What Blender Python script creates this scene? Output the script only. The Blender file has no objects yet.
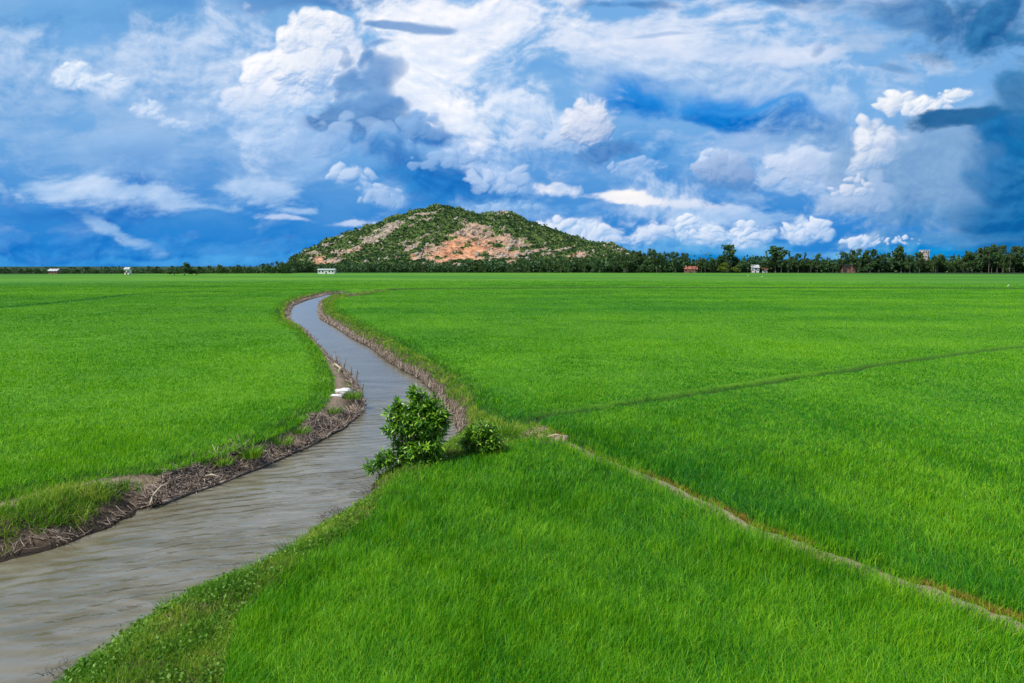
import bpy, math, random
import numpy as np
from mathutils import Vector

# ------------------------------------------------------------------ camera, sky, sun, exposure
CAMH, FPX, HOR = 6.5, 683.0, 266.0
PITCH = math.atan((341.5 - HOR) / FPX)
sc = bpy.context.scene
COL = sc.collection
R = math.radians

cd = bpy.data.cameras.new('camera')
cam = bpy.data.objects.new('camera', cd)
COL.objects.link(cam)
cd.sensor_width = 36.0
cd.lens = 36.0 * FPX / 1024.0
cd.clip_start = 0.1
cd.clip_end = 20000
cam.location = (0, 0, CAMH)
cam.rotation_euler = (R(90) - PITCH, 0, 0)
sc.camera = cam
sc.render.resolution_x, sc.render.resolution_y = 1024, 683
sc.view_settings.view_transform = 'Standard'
sc.view_settings.look = 'None'
sc.view_settings.gamma = 1.0
sc.view_settings.exposure = 0.0
sc.view_settings.use_curve_mapping = False
try:
    sc.cycles.use_denoising = True
    sc.cycles.max_bounces = 6
    sc.cycles.diffuse_bounces = 3
    sc.cycles.glossy_bounces = 3
    sc.cycles.transmission_bounces = 3
    sc.cycles.transparent_max_bounces = 4
    sc.cycles.caustics_reflective = False
    sc.cycles.caustics_refractive = False
except Exception:
    pass

SUN_EL, SUN_AZ = 52.0, -125.0      # azimuth measured from +Y (away from the camera) towards +X
sl = bpy.data.lights.new('sun', 'SUN')
so = bpy.data.objects.new('sun', sl)
COL.objects.link(so)
sl.energy = 4.8
sl.angle = R(0.6)
sl.color = (1.0, 0.95, 0.86)
sdir = Vector((math.sin(R(SUN_AZ)) * math.cos(R(SUN_EL)), math.cos(R(SUN_AZ)) * math.cos(R(SUN_EL)), math.sin(R(SUN_EL))))
so.rotation_euler = (-sdir).to_track_quat('-Z', 'Y').to_euler()
so.location = (-60, -40, 80)


def ray(px, py):
    """direction of the ray through a point of the picture (used to survey the place from the photograph)"""
    x = (px - 512.0) / FPX
    y = (341.5 - py) / FPX
    c, s = math.cos(PITCH), math.sin(PITCH)
    d = Vector((x, c + y * s, -s + y * c))
    return d.normalized()


def G(px, py, z=0.0):
    d = ray(px, py)
    t = (z - CAMH) / d.z
    return np.array([d.x * t, d.y * t])


def at(px, py, Y):
    d = ray(px, py)
    t = Y / d.y
    return Vector((d.x * t, Y, CAMH + d.z * t))


def lin(r, g, b):
    f = lambda c: (c / 255.0 / 12.92) if c / 255.0 <= 0.04045 else ((c / 255.0 + 0.055) / 1.055) ** 2.4
    return (f(r), f(g), f(b))


# ---- node helpers
class NT:
    def __init__(s, tree):
        s.t = tree
        tree.nodes.clear()

    def n(s, typ, **kw):
        nd = s.t.nodes.new(typ)
        for k, v in kw.items():
            setattr(nd, k, v)
        return nd

    def put(s, sock, v):
        if isinstance(v, bpy.types.NodeSocket):
            s.t.links.new(v, sock)
        elif v is not None:
            if isinstance(v, (tuple, list)) and len(v) == 3 and sock.type == 'RGBA':
                v = (*v, 1.0)
            sock.default_value = v

    def math(s, op, a, b=None, c=None, clamp=False):
        nd = s.n('ShaderNodeMath', operation=op)
        nd.use_clamp = clamp
        s.put(nd.inputs[0], a)
        s.put(nd.inputs[1], b)
        s.put(nd.inputs[2], c)
        return nd.outputs[0]

    def vmath(s, op, a, b=None, c=None):
        nd = s.n('ShaderNodeVectorMath', operation=op)
        s.put(nd.inputs[0], a)
        s.put(nd.inputs[1], b)
        if c is not None:
            s.put(nd.inputs[2], c)
        return nd.outputs[1] if op in ('LENGTH', 'DISTANCE', 'DOT_PRODUCT') else nd.outputs[0]

    def noise(s, vec, scale, detail=4, rough=0.55, lac=2.0, dist=0.0, col=False, dim='3D'):
        nd = s.n('ShaderNodeTexNoise', noise_dimensions=dim)
        s.put(nd.inputs['Vector'], vec)
        nd.inputs['Scale'].default_value = scale
        nd.inputs['Detail'].default_value = detail
        nd.inputs['Roughness'].default_value = rough
        nd.inputs['Lacunarity'].default_value = lac
        nd.inputs['Distortion'].default_value = dist
        return nd.outputs['Color' if col else 'Fac']

    def noise2(s, *a, **k):
        return s.noise(*a, dim='2D', **k)

    def ramp(s, v, a, b, c=0.0, d=1.0, smooth=True):
        nd = s.n('ShaderNodeMapRange', interpolation_type='SMOOTHSTEP' if smooth else 'LINEAR')
        nd.clamp = True
        s.put(nd.inputs[0], v)
        for i, x in enumerate((a, b, c, d)):
            s.put(nd.inputs[i + 1], x)
        return nd.outputs[0]

    def mix(s, f, a, b, blend='MIX'):
        nd = s.n('ShaderNodeMix', data_type='RGBA', blend_type=blend)
        s.put(nd.inputs[0], f)
        s.put(nd.inputs[6], a)
        s.put(nd.inputs[7], b)
        return nd.outputs[2]

    def mapping(s, vec, loc=(0, 0, 0), rot=(0, 0, 0), scale=(1, 1, 1), typ='POINT'):
        nd = s.n('ShaderNodeMapping', vector_type=typ)
        s.put(nd.inputs['Vector'], vec)
        nd.inputs['Location'].default_value = loc
        nd.inputs['Rotation'].default_value = rot
        nd.inputs['Scale'].default_value = scale
        return nd.outputs[0]


# ---- noise in numpy, used to grow the terrain, the rice and the cloud cover
_rs = np.random.RandomState(7)
_perm = _rs.permutation(4096)
_ga = _rs.rand(4096) * 2 * np.pi
_gx, _gy = np.cos(_ga).astype(np.float32), np.sin(_ga).astype(np.float32)
_jx, _jy = _rs.rand(4096).astype(np.float32), _rs.rand(4096).astype(np.float32)


def _h(i, j):
    return _perm[(_perm[i & 4095] + j) & 4095]


def perlin(x, y):
    i, j = np.floor(x).astype(np.int64), np.floor(y).astype(np.int64)
    fx, fy = (x - i).astype(np.float32), (y - j).astype(np.float32)
    u, v = fx * fx * fx * (fx * (fx * 6 - 15) + 10), fy * fy * fy * (fy * (fy * 6 - 15) + 10)

    def g(di, dj):
        h = _h(i + di, j + dj)
        return _gx[h] * (fx - di) + _gy[h] * (fy - dj)
    a = g(0, 0) * (1 - u) + g(1, 0) * u
    b = g(0, 1) * (1 - u) + g(1, 1) * u
    return (a * (1 - v) + b * v) * 1.5


def fbm(x, y, octaves=5, rough=0.5, lac=2.03, seed=0.0):
    s, a, t = 0.0, 1.0, 0.0
    x, y = x + seed * 17.3, y + seed * 31.7
    for k in range(octaves):
        s = s + a * perlin(x, y)
        t += a
        a *= rough
        x, y = x * lac + 5.2, y * lac + 1.3
    return s / t


def worley(x, y):
    i, j = np.floor(x).astype(np.int64), np.floor(y).astype(np.int64)
    fx, fy = x - i, y - j
    d = np.full(np.shape(x), 9.0, np.float32)
    for di in (-1, 0, 1):
        for dj in (-1, 0, 1):
            h = _h(i + di, j + dj)
            d = np.minimum(d, (fx - di - _jx[h]) ** 2 + (fy - dj - _jy[h]) ** 2)
    return 1.0 - np.sqrt(d)          # 1 at a cell's heart, about 0.3 between cells


def billows(x, y, octaves=4, rough=0.5, seed=0.0):
    s, a, t = 0.0, 1.0, 0.0
    x, y = x + seed * 13.1, y + seed * 7.7
    for k in range(octaves):
        s = s + a * (worley(x, y) - 0.5)
        t += a
        a *= rough
        x, y = x * 2.05 + 3.1, y * 2.05 + 9.2
    return s / t


def sstep(a, b, x):
    t = np.clip((x - a) / (b - a), 0, 1)
    return t * t * (3 - 2 * t)


# ---- the sky: Nishita blue, with a map of the cloud cover laid out by azimuth and elevation
AZ0, AZ1, EL0, EL1, PPD = -50.0, 50.0, -3.0, 30.0, 16
gw, gh = int((AZ1 - AZ0) * PPD), int((EL1 - EL0) * PPD)
ga, ge = np.meshgrid(np.radians(np.linspace(AZ0, AZ1, gw)), np.radians(np.linspace(EL0, EL1, gh)))
dx_, dy_, dz_ = np.sin(ga) * np.cos(ge), np.cos(ga) * np.cos(ge), np.sin(ge)
cp, sp_ = math.cos(PITCH), math.sin(PITCH)
fwd, up_ = dy_ * cp - dz_ * sp_, dy_ * sp_ + dz_ * cp
PX = (512 + FPX * dx_ / fwd).astype(np.float32)
PY = (341.5 - FPX * up_ / fwd).astype(np.float32)
w1x, w1y = fbm(PX / 60, PY / 60, 4, 0.55, seed=1), fbm(PX / 60, PY / 60, 4, 0.55, seed=2)
w2x, w2y = fbm(PX / 190, PY / 150, 4, 0.5, seed=3), fbm(PX / 190, PY / 150, 4, 0.5, seed=4)
SOFT = fbm(PX / 110 + w2x * 0.45, PY / 75 + w2y * 0.45, 8, 0.60, seed=5)
STRK = fbm(PX / 95 + w2x * 0.5 + PY / 300, PY / 36 + w2y * 0.35 + PX / 600, 8, 0.62, seed=6)
FINE = fbm(PX / 16 + w1x, PY / 11 + w1y, 5, 0.6, seed=8)
bx, by = PX + w1x * 16, PY + w1y * 13
BIL = billows(bx / 27, by / 22, 5, 0.6)


def slope(f, k=1):
    """how much a field falls away towards the sun (upper left)"""
    return f - np.roll(np.roll(f, 2 * k, 1), -3 * k, 0)


RB = np.clip(slope(BIL, 1) * 3.0 + slope(SOFT, 3) * 2.2 + FINE * 0.2, -1, 1)
RS = np.clip(slope(SOFT, 2) * 5.5 + FINE * 0.4 + STRK * 0.5, -1, 1)
RH = np.clip(STRK * 1.8 + FINE * 0.25, -1, 1)
EN = {'b': BIL * 1.2 + SOFT * 0.8 + FINE * 0.16, 's': SOFT * 2.0 + FINE * 0.22, 'h': STRK * 1.7 + FINE * 0.2 + SOFT * 0.9}
RN = {'b': RB, 's': RS, 'h': RH}
WX = {'b': (PX + w1x * 14, PY + w1y * 11), 's': (PX + w2x * 50, PY + w2y * 26), 'h': (PX + w2x * 40, PY + w2y * 12)}
for d_ in (EN, RN, WX):
    d_['c'] = d_['b']
tt = sstep(90, 250, PY + 50 * SOFT)[..., None]
SKYC = ((1 - tt) * np.array(lin(122, 164, 221)) + tt * np.array(lin(50, 118, 202))).astype(np.float32)
tt = (0.55 * sstep(-0.25, 0.35, SOFT + 0.7 * STRK - 0.1 * tt[..., 0]))[..., None]
SKYC = SKYC * (1 - tt) + tt * np.array(lin(188, 207, 238), np.float32)
SKYA = np.ones((gh, gw, 1), np.float32)


def stroke(kind, px, py, rx, ry, rot, soft, op, dark, light=None, k=0.5):
    """one bank of cloud (or hole of blue): centre, radii, tilt, softness, cover, its shaded and its sunlit colour"""
    global SKYC
    x, y = WX[kind]
    m = 3.2
    rr = max(rx, ry) * m + 40
    sel = np.nonzero((abs(PX - px) < rr) & (abs(PY - py) < rr))
    if len(sel[0]) == 0:
        return
    r0, r1, c0, c1 = sel[0].min(), sel[0].max() + 1, sel[1].min(), sel[1].max() + 1
    S_ = (slice(r0, r1), slice(c0, c1))
    ca, sa = math.cos(R(rot)), math.sin(R(rot))
    dx, dy = x[S_] - px, -(y[S_] - py)
    u, v = (dx * ca + dy * sa) / rx, (-dx * sa + dy * ca) / ry
    q = np.sqrt(u * u + v * v)
    e = (1.0 - q * 0.85) * (0.85 + 0.65 * soft) + EN[kind][S_] * (0.55 + 0.55 * soft)
    a = sstep(0.0, soft, e)[..., None] * op
    L = 0.5 + 0.5 * RN[kind][S_]
    if kind in 'bc':                                   # rounded heads: lit on the side of the sun, dull underneath
        L = L + k * ((-dx / rx) * 0.35 + (dy / ry) * 0.5) / (0.6 + q) + 0.12 * (1 - np.clip(e, 0, 1))
    L = np.clip(L, 0, 1)[..., None]
    cd_, cl_ = np.array(lin(*dark), np.float32), np.array(lin(*(light or dark)), np.float32)
    c = cd_ * (1 - L) + cl_ * L
    SKYC[S_] = SKYC[S_] * (1 - a) + c * a


def cumulus(px, py, rx, ry, n, dark, light, seed=0, rmin=0.22, rmax=0.5, base=0.35, op=1.0, top=1.0, rel=1.0, sf=0.22):
    """a heap of rounded heads: far ones first, near and low ones last; every head lit from the upper left"""
    global SKYC
    r_ = np.random.RandomState(seed + 100)
    cd_, cl_ = np.array(lin(*dark), np.float32), np.array(lin(*light), np.float32)
    puffs = []
    for _ in range(n):
        a = r_.rand() * 2 * np.pi
        q = r_.rand() ** 0.6
        x, y = math.cos(a) * q, math.sin(a) * q
        if y < -base:
            y = -base + (y + base) * 0.2
        puffs.append((x, y, (rmin + (rmax - rmin) * r_.rand() ** 1.6) * (1.05 - 0.45 * q)))
    mx = rmax * min(rx, ry) * 1.6
    sel = np.nonzero((abs(PX - px) < rx + mx) & (abs(PY - py) < ry + mx))
    S_ = (slice(sel[0].min(), sel[0].max() + 1), slice(sel[1].min(), sel[1].max() + 1))
    wx = PX[S_] + w1x[S_] * 13 + FINE[S_] * 3.5
    wy = PY[S_] + w1y[S_] * 11 - FINE[S_] * 3.0
    H = np.zeros(wx.shape, np.float32)
    T_ = np.zeros(wx.shape, np.float32)
    sz = 0.0
    for x, y, r in puffs:
        cx, cy = px + x * rx, py - y * ry
        rr = r * min(rx, ry) * 1.15
        rw = rr * (1.3 if rx > ry else 1.0)
        q2 = ((wx - cx) / rw) ** 2 + ((wy - cy) / rr) ** 2
        h = (np.clip(1 - q2, 0, 1) ** 0.5 * rr) ** 3
        H += h
        T_ += h * (0.5 + 0.5 * (-x * 0.5 + y))
        sz += rr / len(puffs)
    T_ /= H + 1e-6
    H = H ** (1 / 3.0)
    tall = H / sz
    H = H + (BIL[S_] * 0.42 + FINE[S_] * 0.22 + SOFT[S_] * 0.4) * sz * np.clip(tall * 1.5, 0, 1)
    gy_, gx_ = np.gradient(H)
    k_ = 0.85 * rel
    nn = 1 / np.sqrt(1 + k_ * k_ * (gx_ ** 2 + gy_ ** 2))
    # rows of the map run upwards, columns to the right
    lit = (0.46 * k_ * gx_ - 0.66 * k_ * gy_ + 0.42) * nn
    lit = lit + (1 - rel) * 0.25 * SOFT[S_]
    a = sstep(0.10, 0.75 + sf + 0.5 * (1 - np.clip(T_ * 1.6, 0, 1)), tall + BIL[S_] * 0.25 + FINE[S_] * 0.20)[..., None] * op
    L = 0.10 + 0.55 * lit + 0.42 * T_ * top + 0.15 * SOFT[S_]
    L = np.clip(L, 0, 1)[..., None]
    SKYC[S_] = SKYC[S_] * (1 - a) + (cd_ * (1 - L) + cl_ * L) * a
S = stroke
# deep blue low down on the left and above the treeline
S('s', 120, 250, 420, 30, 0, 1.3, 0.85, (34, 100, 190), (62, 130, 212))
S('s', 120, 205, 130, 26, 0, 1.2, 0.75, (34, 92, 184), (62, 124, 208))
S('s', 900, 252, 260, 22, 0, 1.0, 0.9, (30, 118, 196), (56, 144, 214))
S('s', 60, 20, 150, 22, -3, 1.3, 0.6, (66, 120, 194), (108, 154, 214))
S('s', 170, 8, 60, 12, 0, 1.2, 0.6, (52, 104, 184), (90, 140, 206))
S('s', 40, 110, 90, 20, 6, 1.4, 0.55, (84, 136, 206), (120, 164, 220))
# left: grey blue veils with soft white wisps
S('h', 140, 18, 260, 40, 0, 1.5, 0.7, (74, 128, 200), (128, 170, 220))
S('s', 130, 70, 230, 66, -4, 1.7, 0.8, (104, 150, 212), (172, 196, 232))
S('h', 200, 120, 230, 60, -6, 1.7, 0.8, (96, 144, 210), (176, 198, 234))
S('h', 60, 150, 120, 40, 0, 1.5, 0.6, (92, 142, 208), (164, 190, 230))
S('s', 210, 60, 90, 50, -6, 1.5, 0.7, (140, 172, 222), (200, 214, 240))
S('s', 330, 0, 80, 12, 0, 1.0, 0.6, (40, 92, 172), (70, 120, 190))
S('b', 74, 74, 20, 13, 0, 1.0, 0.95, (170, 198, 234), (242, 247, 255))
S('b', 100, 84, 20, 9, -8, 1.0, 0.85, (160, 190, 230), (238, 244, 253))
S('b', 118, 96, 30, 10, -10, 1.2, 0.7, (150, 182, 228), (220, 230, 248))
S('b', 146, 106, 20, 9, 0, 1.2, 0.8, (150, 182, 228), (228, 236, 252))
S('b', 184, 122, 24, 8, -6, 1.2, 0.7, (140, 174, 226), (216, 228, 248))
S('s', 250, 118, 70, 34, -10, 1.4, 0.6, (120, 158, 216), (176, 200, 236))
# lower left streaks over deep blue
S('h', 230, 176, 190, 26, -6, 1.5, 0.8, (70, 124, 200), (150, 182, 230))
S('h', 40, 186, 80, 14, -4, 1.2, 0.75, (110, 158, 218), (206, 220, 245))
S('h', 130, 190, 70, 9, -5, 1.1, 0.8, (130, 170, 224), (230, 236, 250))
S('h', 190, 204, 90, 9, -8, 1.1, 0.75, (120, 162, 220), (208, 222, 246))
S('h', 248, 192, 66, 13, -6, 1.2, 0.75, (120, 162, 220), (206, 220, 245))
S('h', 285, 212, 50, 6, -10, 1.0, 0.75, (130, 170, 226), (214, 226, 246))
S('h', 275, 219, 50, 4, -8, 0.9, 0.85, (150, 180, 230), (232, 234, 248))
S('h', 325, 226, 26, 5, -3, 0.7, 0.8, (150, 180, 230), (226, 230, 246))
S('h', 95, 228, 56, 7, -24, 1.0, 0.7, (110, 160, 222), (196, 214, 242))
S('h', 60, 212, 130, 8, 3, 1.2, 0.5, (40, 100, 186), (76, 134, 206))
S('h', 200, 250, 130, 9, 0, 1.2, 0.45, (50, 120, 204), (86, 146, 216))
# bright mass behind the tower, top centre
S('s', 470, 60, 140, 96, 0, 1.6, 0.95, (176, 200, 236), (232, 238, 250))
S('s', 430, 90, 52, 60, 0, 1.0, 0.9, (214, 226, 246), (250, 251, 254))
S('s', 470, 20, 100, 26, 0, 1.2, 0.9, (218, 226, 245), (252, 251, 253))
S('s', 520, 95, 50, 60, 0, 1.4, 0.65, (150, 182, 230), (200, 215, 242))
# veil sweeping to the right
S('h', 640, 28, 190, 30, 0, 1.4, 0.95, (178, 198, 234), (234, 238, 249))
S('s', 690, 62, 220, 36, -6, 1.6, 0.9, (156, 184, 228), (216, 226, 245))
S('s', 770, 100, 130, 50, -20, 1.6, 0.8, (140, 172, 222), (196, 212, 240))
S('h', 700, 50, 200, 16, -4, 1.3, 0.6, (190, 206, 238), (238, 240, 250))
S('s', 640, 2, 70, 7, 0, 0.9, 0.8, (70, 112, 180), (110, 146, 200))
S('s', 810, 2, 110, 8, 0, 0.9, 0.7, (50, 98, 170), (100, 138, 196))
# blue windows
S('s', 560, 78, 80, 20, -10, 1.6, 0.55, (90, 140, 212), (130, 168, 224))
S('s', 700, 112, 120, 22, -2, 1.5, 0.95, (32, 112, 206), (60, 134, 218))
S('s', 730, 122, 100, 10, -4, 1.5, 0.9, (16, 92, 186), (40, 114, 204))
S('s', 660, 150, 60, 22, 0, 1.3, 0.7, (44, 114, 200), (84, 144, 214))
# mid cloud between
S('h', 760, 148, 120, 14, -3, 1.3, 0.8, (130, 166, 222), (190, 206, 238))
S('h', 690, 140, 60, 6, -3, 1.0, 0.5, (120, 160, 220), (180, 200, 236))
# the tower: white left flank, dull blue right flank, trailing base
S('s', 300, 90, 74, 62, 0, 1.3, 0.85, (140, 172, 224), (206, 220, 245))
S('b', 300, 76, 42, 46, 30, 1.0, 0.95, (186, 208, 242), (248, 250, 255))
S('b', 326, 42, 24, 26, 0, 0.7, 1.0, (206, 222, 248), (253, 254, 255))
S('b', 270, 104, 40, 14, -8, 1.0, 0.95, (200, 218, 246), (250, 250, 253))
S('b', 350, 70, 16, 34, 14, 0.9, 0.9, (104, 142, 204), (150, 182, 230))
S('b', 360, 92, 26, 36, 20, 0.8, 0.97, (78, 116, 182), (124, 160, 216))
S('b', 366, 112, 38, 30, 0, 0.8, 0.97, (74, 114, 182), (122, 158, 216))
S('b', 396, 122, 40, 26, 0, 0.8, 0.95, (84, 128, 196), (140, 174, 226))
S('b', 424, 127, 20, 20, 0, 0.5, 0.97, (72, 120, 192), (150, 184, 234))
S('s', 330, 140, 74, 24, -14, 1.4, 0.8, (120, 160, 218), (184, 206, 242))
S('b', 320, 118, 36, 14, 0, 1.1, 0.8, (150, 184, 232), (220, 232, 250))
S('s', 400, 172, 70, 24, -8, 1.3, 0.95, (28, 90, 178), (62, 126, 202))
S('s', 460, 196, 90, 24, -8, 1.3, 0.85, (32, 100, 188), (70, 134, 208))
S('b', 346, 176, 22, 13, -20, 1.0, 0.85, (126, 166, 224), (212, 224, 248))
S('b', 376, 196, 24, 14, -20, 1.1, 0.8, (116, 158, 220), (192, 210, 242))
S('s', 470, 158, 64, 18, -14, 1.4, 0.8, (104, 148, 214), (180, 202, 240))
S('b', 500, 178, 40, 13, -20, 1.1, 0.75, (120, 162, 222), (206, 220, 247))
S('b', 505, 210, 44, 12, -8, 1.2, 0.7, (100, 150, 218), (184, 206, 242))
S('b', 384, 150, 58, 14, -14, 1.0, 0.8, (44, 96, 178), (84, 134, 204))
S('b', 352, 104, 16, 26, 10, 0.8, 0.7, (70, 110, 178), (110, 150, 210))
S('b', 418, 118, 14, 10, 0, 0.5, 0.8, (110, 152, 216), (172, 200, 240))
S('b', 430, 138, 20, 8, -10, 0.8, 0.85, (44, 98, 180), (84, 134, 206))
S('s', 430, 185, 40, 12, -8, 1.0, 0.7, (24, 84, 172), (50, 114, 196))
# dark slivers against the bright mass
S('h', 400, 25, 26, 4, -2, 1.3, 0.8, (94, 132, 196), (120, 152, 208))
S('h', 424, 28, 24, 3, -4, 1.3, 0.75, (94, 132, 196), (120, 152, 208))
S('h', 388, 46, 14, 4, 8, 0.7, 0.6, (130, 160, 214), (150, 178, 224))
S('h', 484, 30, 10, 2, -3, 1.3, 0.6, (120, 152, 208), (150, 178, 224))
S('h', 448, 58, 8, 3, 0, 1.3, 0.6, (140, 168, 218), (165, 188, 230))
S('h', 672, 34, 34, 2, 5, 1.4, 0.5, (110, 145, 205), (140, 170, 220))
# cumulus in the middle
S('s', 540, 130, 60, 40, 8, 1.5, 0.8, (130, 166, 222), (200, 216, 244))
S('b', 572, 126, 36, 22, 8, 0.9, 0.9, (146, 178, 228), (232, 238, 252))
S('b', 592, 114, 22, 18, 0, 0.6, 0.97, (140, 172, 222), (244, 246, 253))
S('b', 600, 134, 20, 16, 0, 0.7, 0.9, (110, 148, 208), (190, 206, 238))
S('b', 598, 152, 34, 14, 0, 0.9, 0.95, (62, 110, 184), (116, 154, 212))
S('b', 604, 146, 30, 9, -6, 0.8, 0.9, (58, 104, 178), (96, 138, 202))
S('b', 560, 150, 30, 8, 0, 1.0, 0.7, (84, 130, 202), (140, 174, 226))
S('b', 545, 158, 34, 15, 0, 1.2, 0.7, (78, 128, 202), (142, 176, 228))
S('s', 640, 182, 60, 20, 0, 1.4, 0.8, (40, 112, 200), (80, 144, 216))
S('b', 720, 170, 34, 17, 0, 0.8, 0.95, (84, 128, 194), (176, 198, 236))
S('b', 724, 182, 34, 8, 0, 0.8, 0.9, (62, 110, 182), (110, 150, 210))
S('b', 716, 158, 24, 7, 0, 0.7, 0.8, (150, 180, 228), (220, 230, 248))
S('b', 700, 162, 10, 6, 0, 0.6, 0.9, (150, 182, 230), (232, 240, 252))
S('b', 640, 170, 26, 9, 0, 1.1, 0.7, (110, 154, 216), (190, 208, 242))
# low bright bands above the horizon
S('s', 640, 208, 110, 24, -2, 1.5, 0.8, (140, 176, 226), (212, 222, 244))
S('h', 605, 199, 60, 6, -2, 1.1, 0.95, (214, 224, 244), (255, 251, 247))
S('h', 680, 204, 60, 7, -2, 1.0, 0.85, (200, 216, 242), (252, 246, 244))
S('b', 560, 190, 24, 6, -8, 0.8, 0.85, (170, 196, 236), (252, 250, 252))
S('h', 740, 216, 130, 12, 0, 1.3, 0.8, (120, 164, 222), (198, 214, 243))
S('s', 720, 240, 170, 10, 0, 1.3, 0.7, (70, 138, 212), (120, 172, 228))
for px, py, rx, ry in ((560, 232, 26, 13), (600, 234, 26, 12), (650, 232, 26, 13), (700, 236, 28, 12), (690, 227, 14, 11), (748, 238, 22, 10), (742, 230, 11, 8), (800, 232, 26, 13), (815, 228, 12, 9), (858, 238, 24, 8)):
    S('b', px, py, rx, ry, 0, 0.75, 0.92, (130, 170, 226), (230, 238, 252))
S('h', 700, 250, 150, 5, 0, 1.0, 0.6, (80, 146, 216), (130, 180, 230))
S('b', 745, 182, 26, 11, 0, 1.0, 0.85, (70, 116, 188), (120, 158, 216))
S('s', 560, 212, 60, 10, -6, 1.2, 0.7, (64, 120, 200), (110, 158, 222))
# right hand cumulus with its bright left flank
S('s', 900, 180, 120, 60, -8, 1.5, 0.95, (92, 134, 194), (150, 178, 220))
S('s', 800, 170, 40, 24, 0, 1.2, 0.85, (120, 160, 218), (204, 218, 244))
S('b', 812, 166, 24, 15, 0, 0.9, 0.85, (140, 174, 226), (222, 232, 250))
S('b', 838, 190, 44, 28, 0, 1.1, 0.85, (120, 158, 214), (198, 213, 240))
S('b', 872, 146, 22, 18, 0, 0.8, 0.97, (176, 198, 234), (252, 252, 253))
S('b', 858, 166, 14, 12, 0, 0.8, 0.95, (170, 194, 232), (250, 250, 252))
S('b', 858, 196, 18, 9, 0, 0.9, 0.9, (160, 186, 228), (244, 244, 250))
S('b', 905, 160, 44, 26, 0, 1.0, 0.85, (120, 152, 206), (186, 204, 234))
S('b', 892, 102, 13, 12, 0, 0.7, 0.97, (196, 212, 240), (255, 255, 253))
S('b', 918, 106, 26, 9, 0, 0.7, 0.97, (196, 212, 240), (255, 255, 253))
S('b', 958, 97, 22, 8, 12, 0.7, 0.97, (196, 212, 240), (255, 255, 253))
S('h', 870, 44, 70, 34, -30, 1.4, 0.75, (130, 162, 212), (196, 210, 236))
S('h', 940, 66, 40, 14, -20, 1.1, 0.6, (150, 178, 220), (206, 218, 240))
S('s', 808, 52, 9, 12, -30, 1.4, 0.6, (90, 130, 192), (120, 152, 205))
S('h', 890, 70, 22, 6, -10, 0.8, 0.6, (80, 122, 184), (110, 146, 200))
S('b', 930, 150, 60, 14, 4, 1.1, 0.7, (64, 108, 170), (110, 148, 202))
S('b', 890, 200, 50, 20, 0, 1.1, 0.7, (84, 128, 190), (140, 172, 220))
S('b', 930, 215, 60, 14, 0, 1.2, 0.7, (60, 112, 178), (104, 148, 204))
# dark lens and the storm cloud at the right edge
S('h', 945, 122, 54, 9, 4, 0.7, 0.97, (30, 80, 138), (62, 108, 166))
S('s', 990, 36, 84, 50, 14, 1.2, 0.97, (26, 80, 146), (60, 114, 174))
S('s', 900, 16, 80, 14, -12, 1.1, 0.75, (56, 102, 168), (96, 138, 194))
S('s', 1012, 110, 40, 70, 0, 1.2, 0.85, (28, 88, 152), (52, 110, 170))
S('s', 1008, 200, 56, 80, 0, 1.3, 0.95, (16, 82, 152), (38, 104, 172))
S('h', 930, 236, 120, 9, 0, 1.1, 0.75, (66, 124, 190), (110, 154, 208))
S('s', 970, 251, 160, 7, 0, 1.0, 0.9, (24, 116, 196), (40, 134, 208))

C_ = cumulus
# more light in the high cloud behind the towers
S('s', 445, 88, 66, 64, 0, 1.3, 0.85, (212, 224, 246), (252, 252, 254))
S('s', 500, 24, 110, 30, 0, 1.3, 0.8, (216, 226, 246), (250, 250, 253))
S('s', 530, 110, 60, 40, 10, 1.5, 0.7, (168, 194, 234), (226, 234, 249))
S('h', 410, 26, 40, 4, -3, 1.3, 0.85, (84, 124, 190), (116, 150, 206))
S('h', 392, 44, 16, 4, 8, 1.3, 0.8, (104, 140, 200), (136, 166, 216))
S('s', 180, 60, 130, 44, -8, 1.6, 0.5, (150, 180, 226), (208, 220, 243))
S('h', 150, 196, 170, 18, -5, 1.5, 0.6, (110, 158, 220), (200, 216, 244))
# rounded heads over the soft banks
C_(74, 76, 20, 12, 16, (150, 182, 228), (240, 246, 254), 1)
C_(103, 84, 22, 8, 14, (150, 182, 228), (236, 243, 253), 2, op=0.9)
C_(148, 107, 20, 9, 14, (140, 174, 226), (226, 235, 250), 3, op=0.8)
C_(184, 123, 22, 7, 12, (136, 170, 224), (214, 227, 247), 4, op=0.7)
C_(350, 100, 52, 50, 60, (62, 104, 172), (150, 180, 228), 5, top=0.6, rel=0.3, sf=0.9)
C_(290, 92, 66, 40, 70, (150, 182, 230), (252, 252, 255), 6)
C_(322, 60, 42, 46, 60, (140, 172, 224), (255, 255, 255), 7)
C_(350, 76, 22, 44, 30, (70, 112, 180), (140, 172, 222), 8, top=0.5, rel=0.3, sf=0.9)
C_(372, 118, 46, 26, 40, (58, 102, 172), (132, 166, 220), 9, top=0.6, rel=0.3, sf=0.9)
C_(420, 126, 24, 20, 26, (62, 110, 184), (160, 190, 236), 10, rel=0.55, sf=0.5)
C_(330, 140, 70, 22, 40, (96, 142, 210), (196, 214, 244), 11, op=0.75, rel=0.55, sf=0.5)
C_(348, 176, 26, 14, 20, (96, 144, 212), (216, 228, 249), 12)
C_(378, 198, 28, 14, 20, (80, 134, 206), (196, 213, 243), 13)
C_(500, 182, 44, 16, 26, (80, 132, 206), (208, 222, 247), 14, op=0.85)
C_(505, 212, 48, 12, 20, (70, 126, 204), (180, 204, 240), 15, op=0.7)
C_(450, 160, 40, 14, 22, (70, 122, 196), (176, 200, 240), 16, op=0.75)
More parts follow.
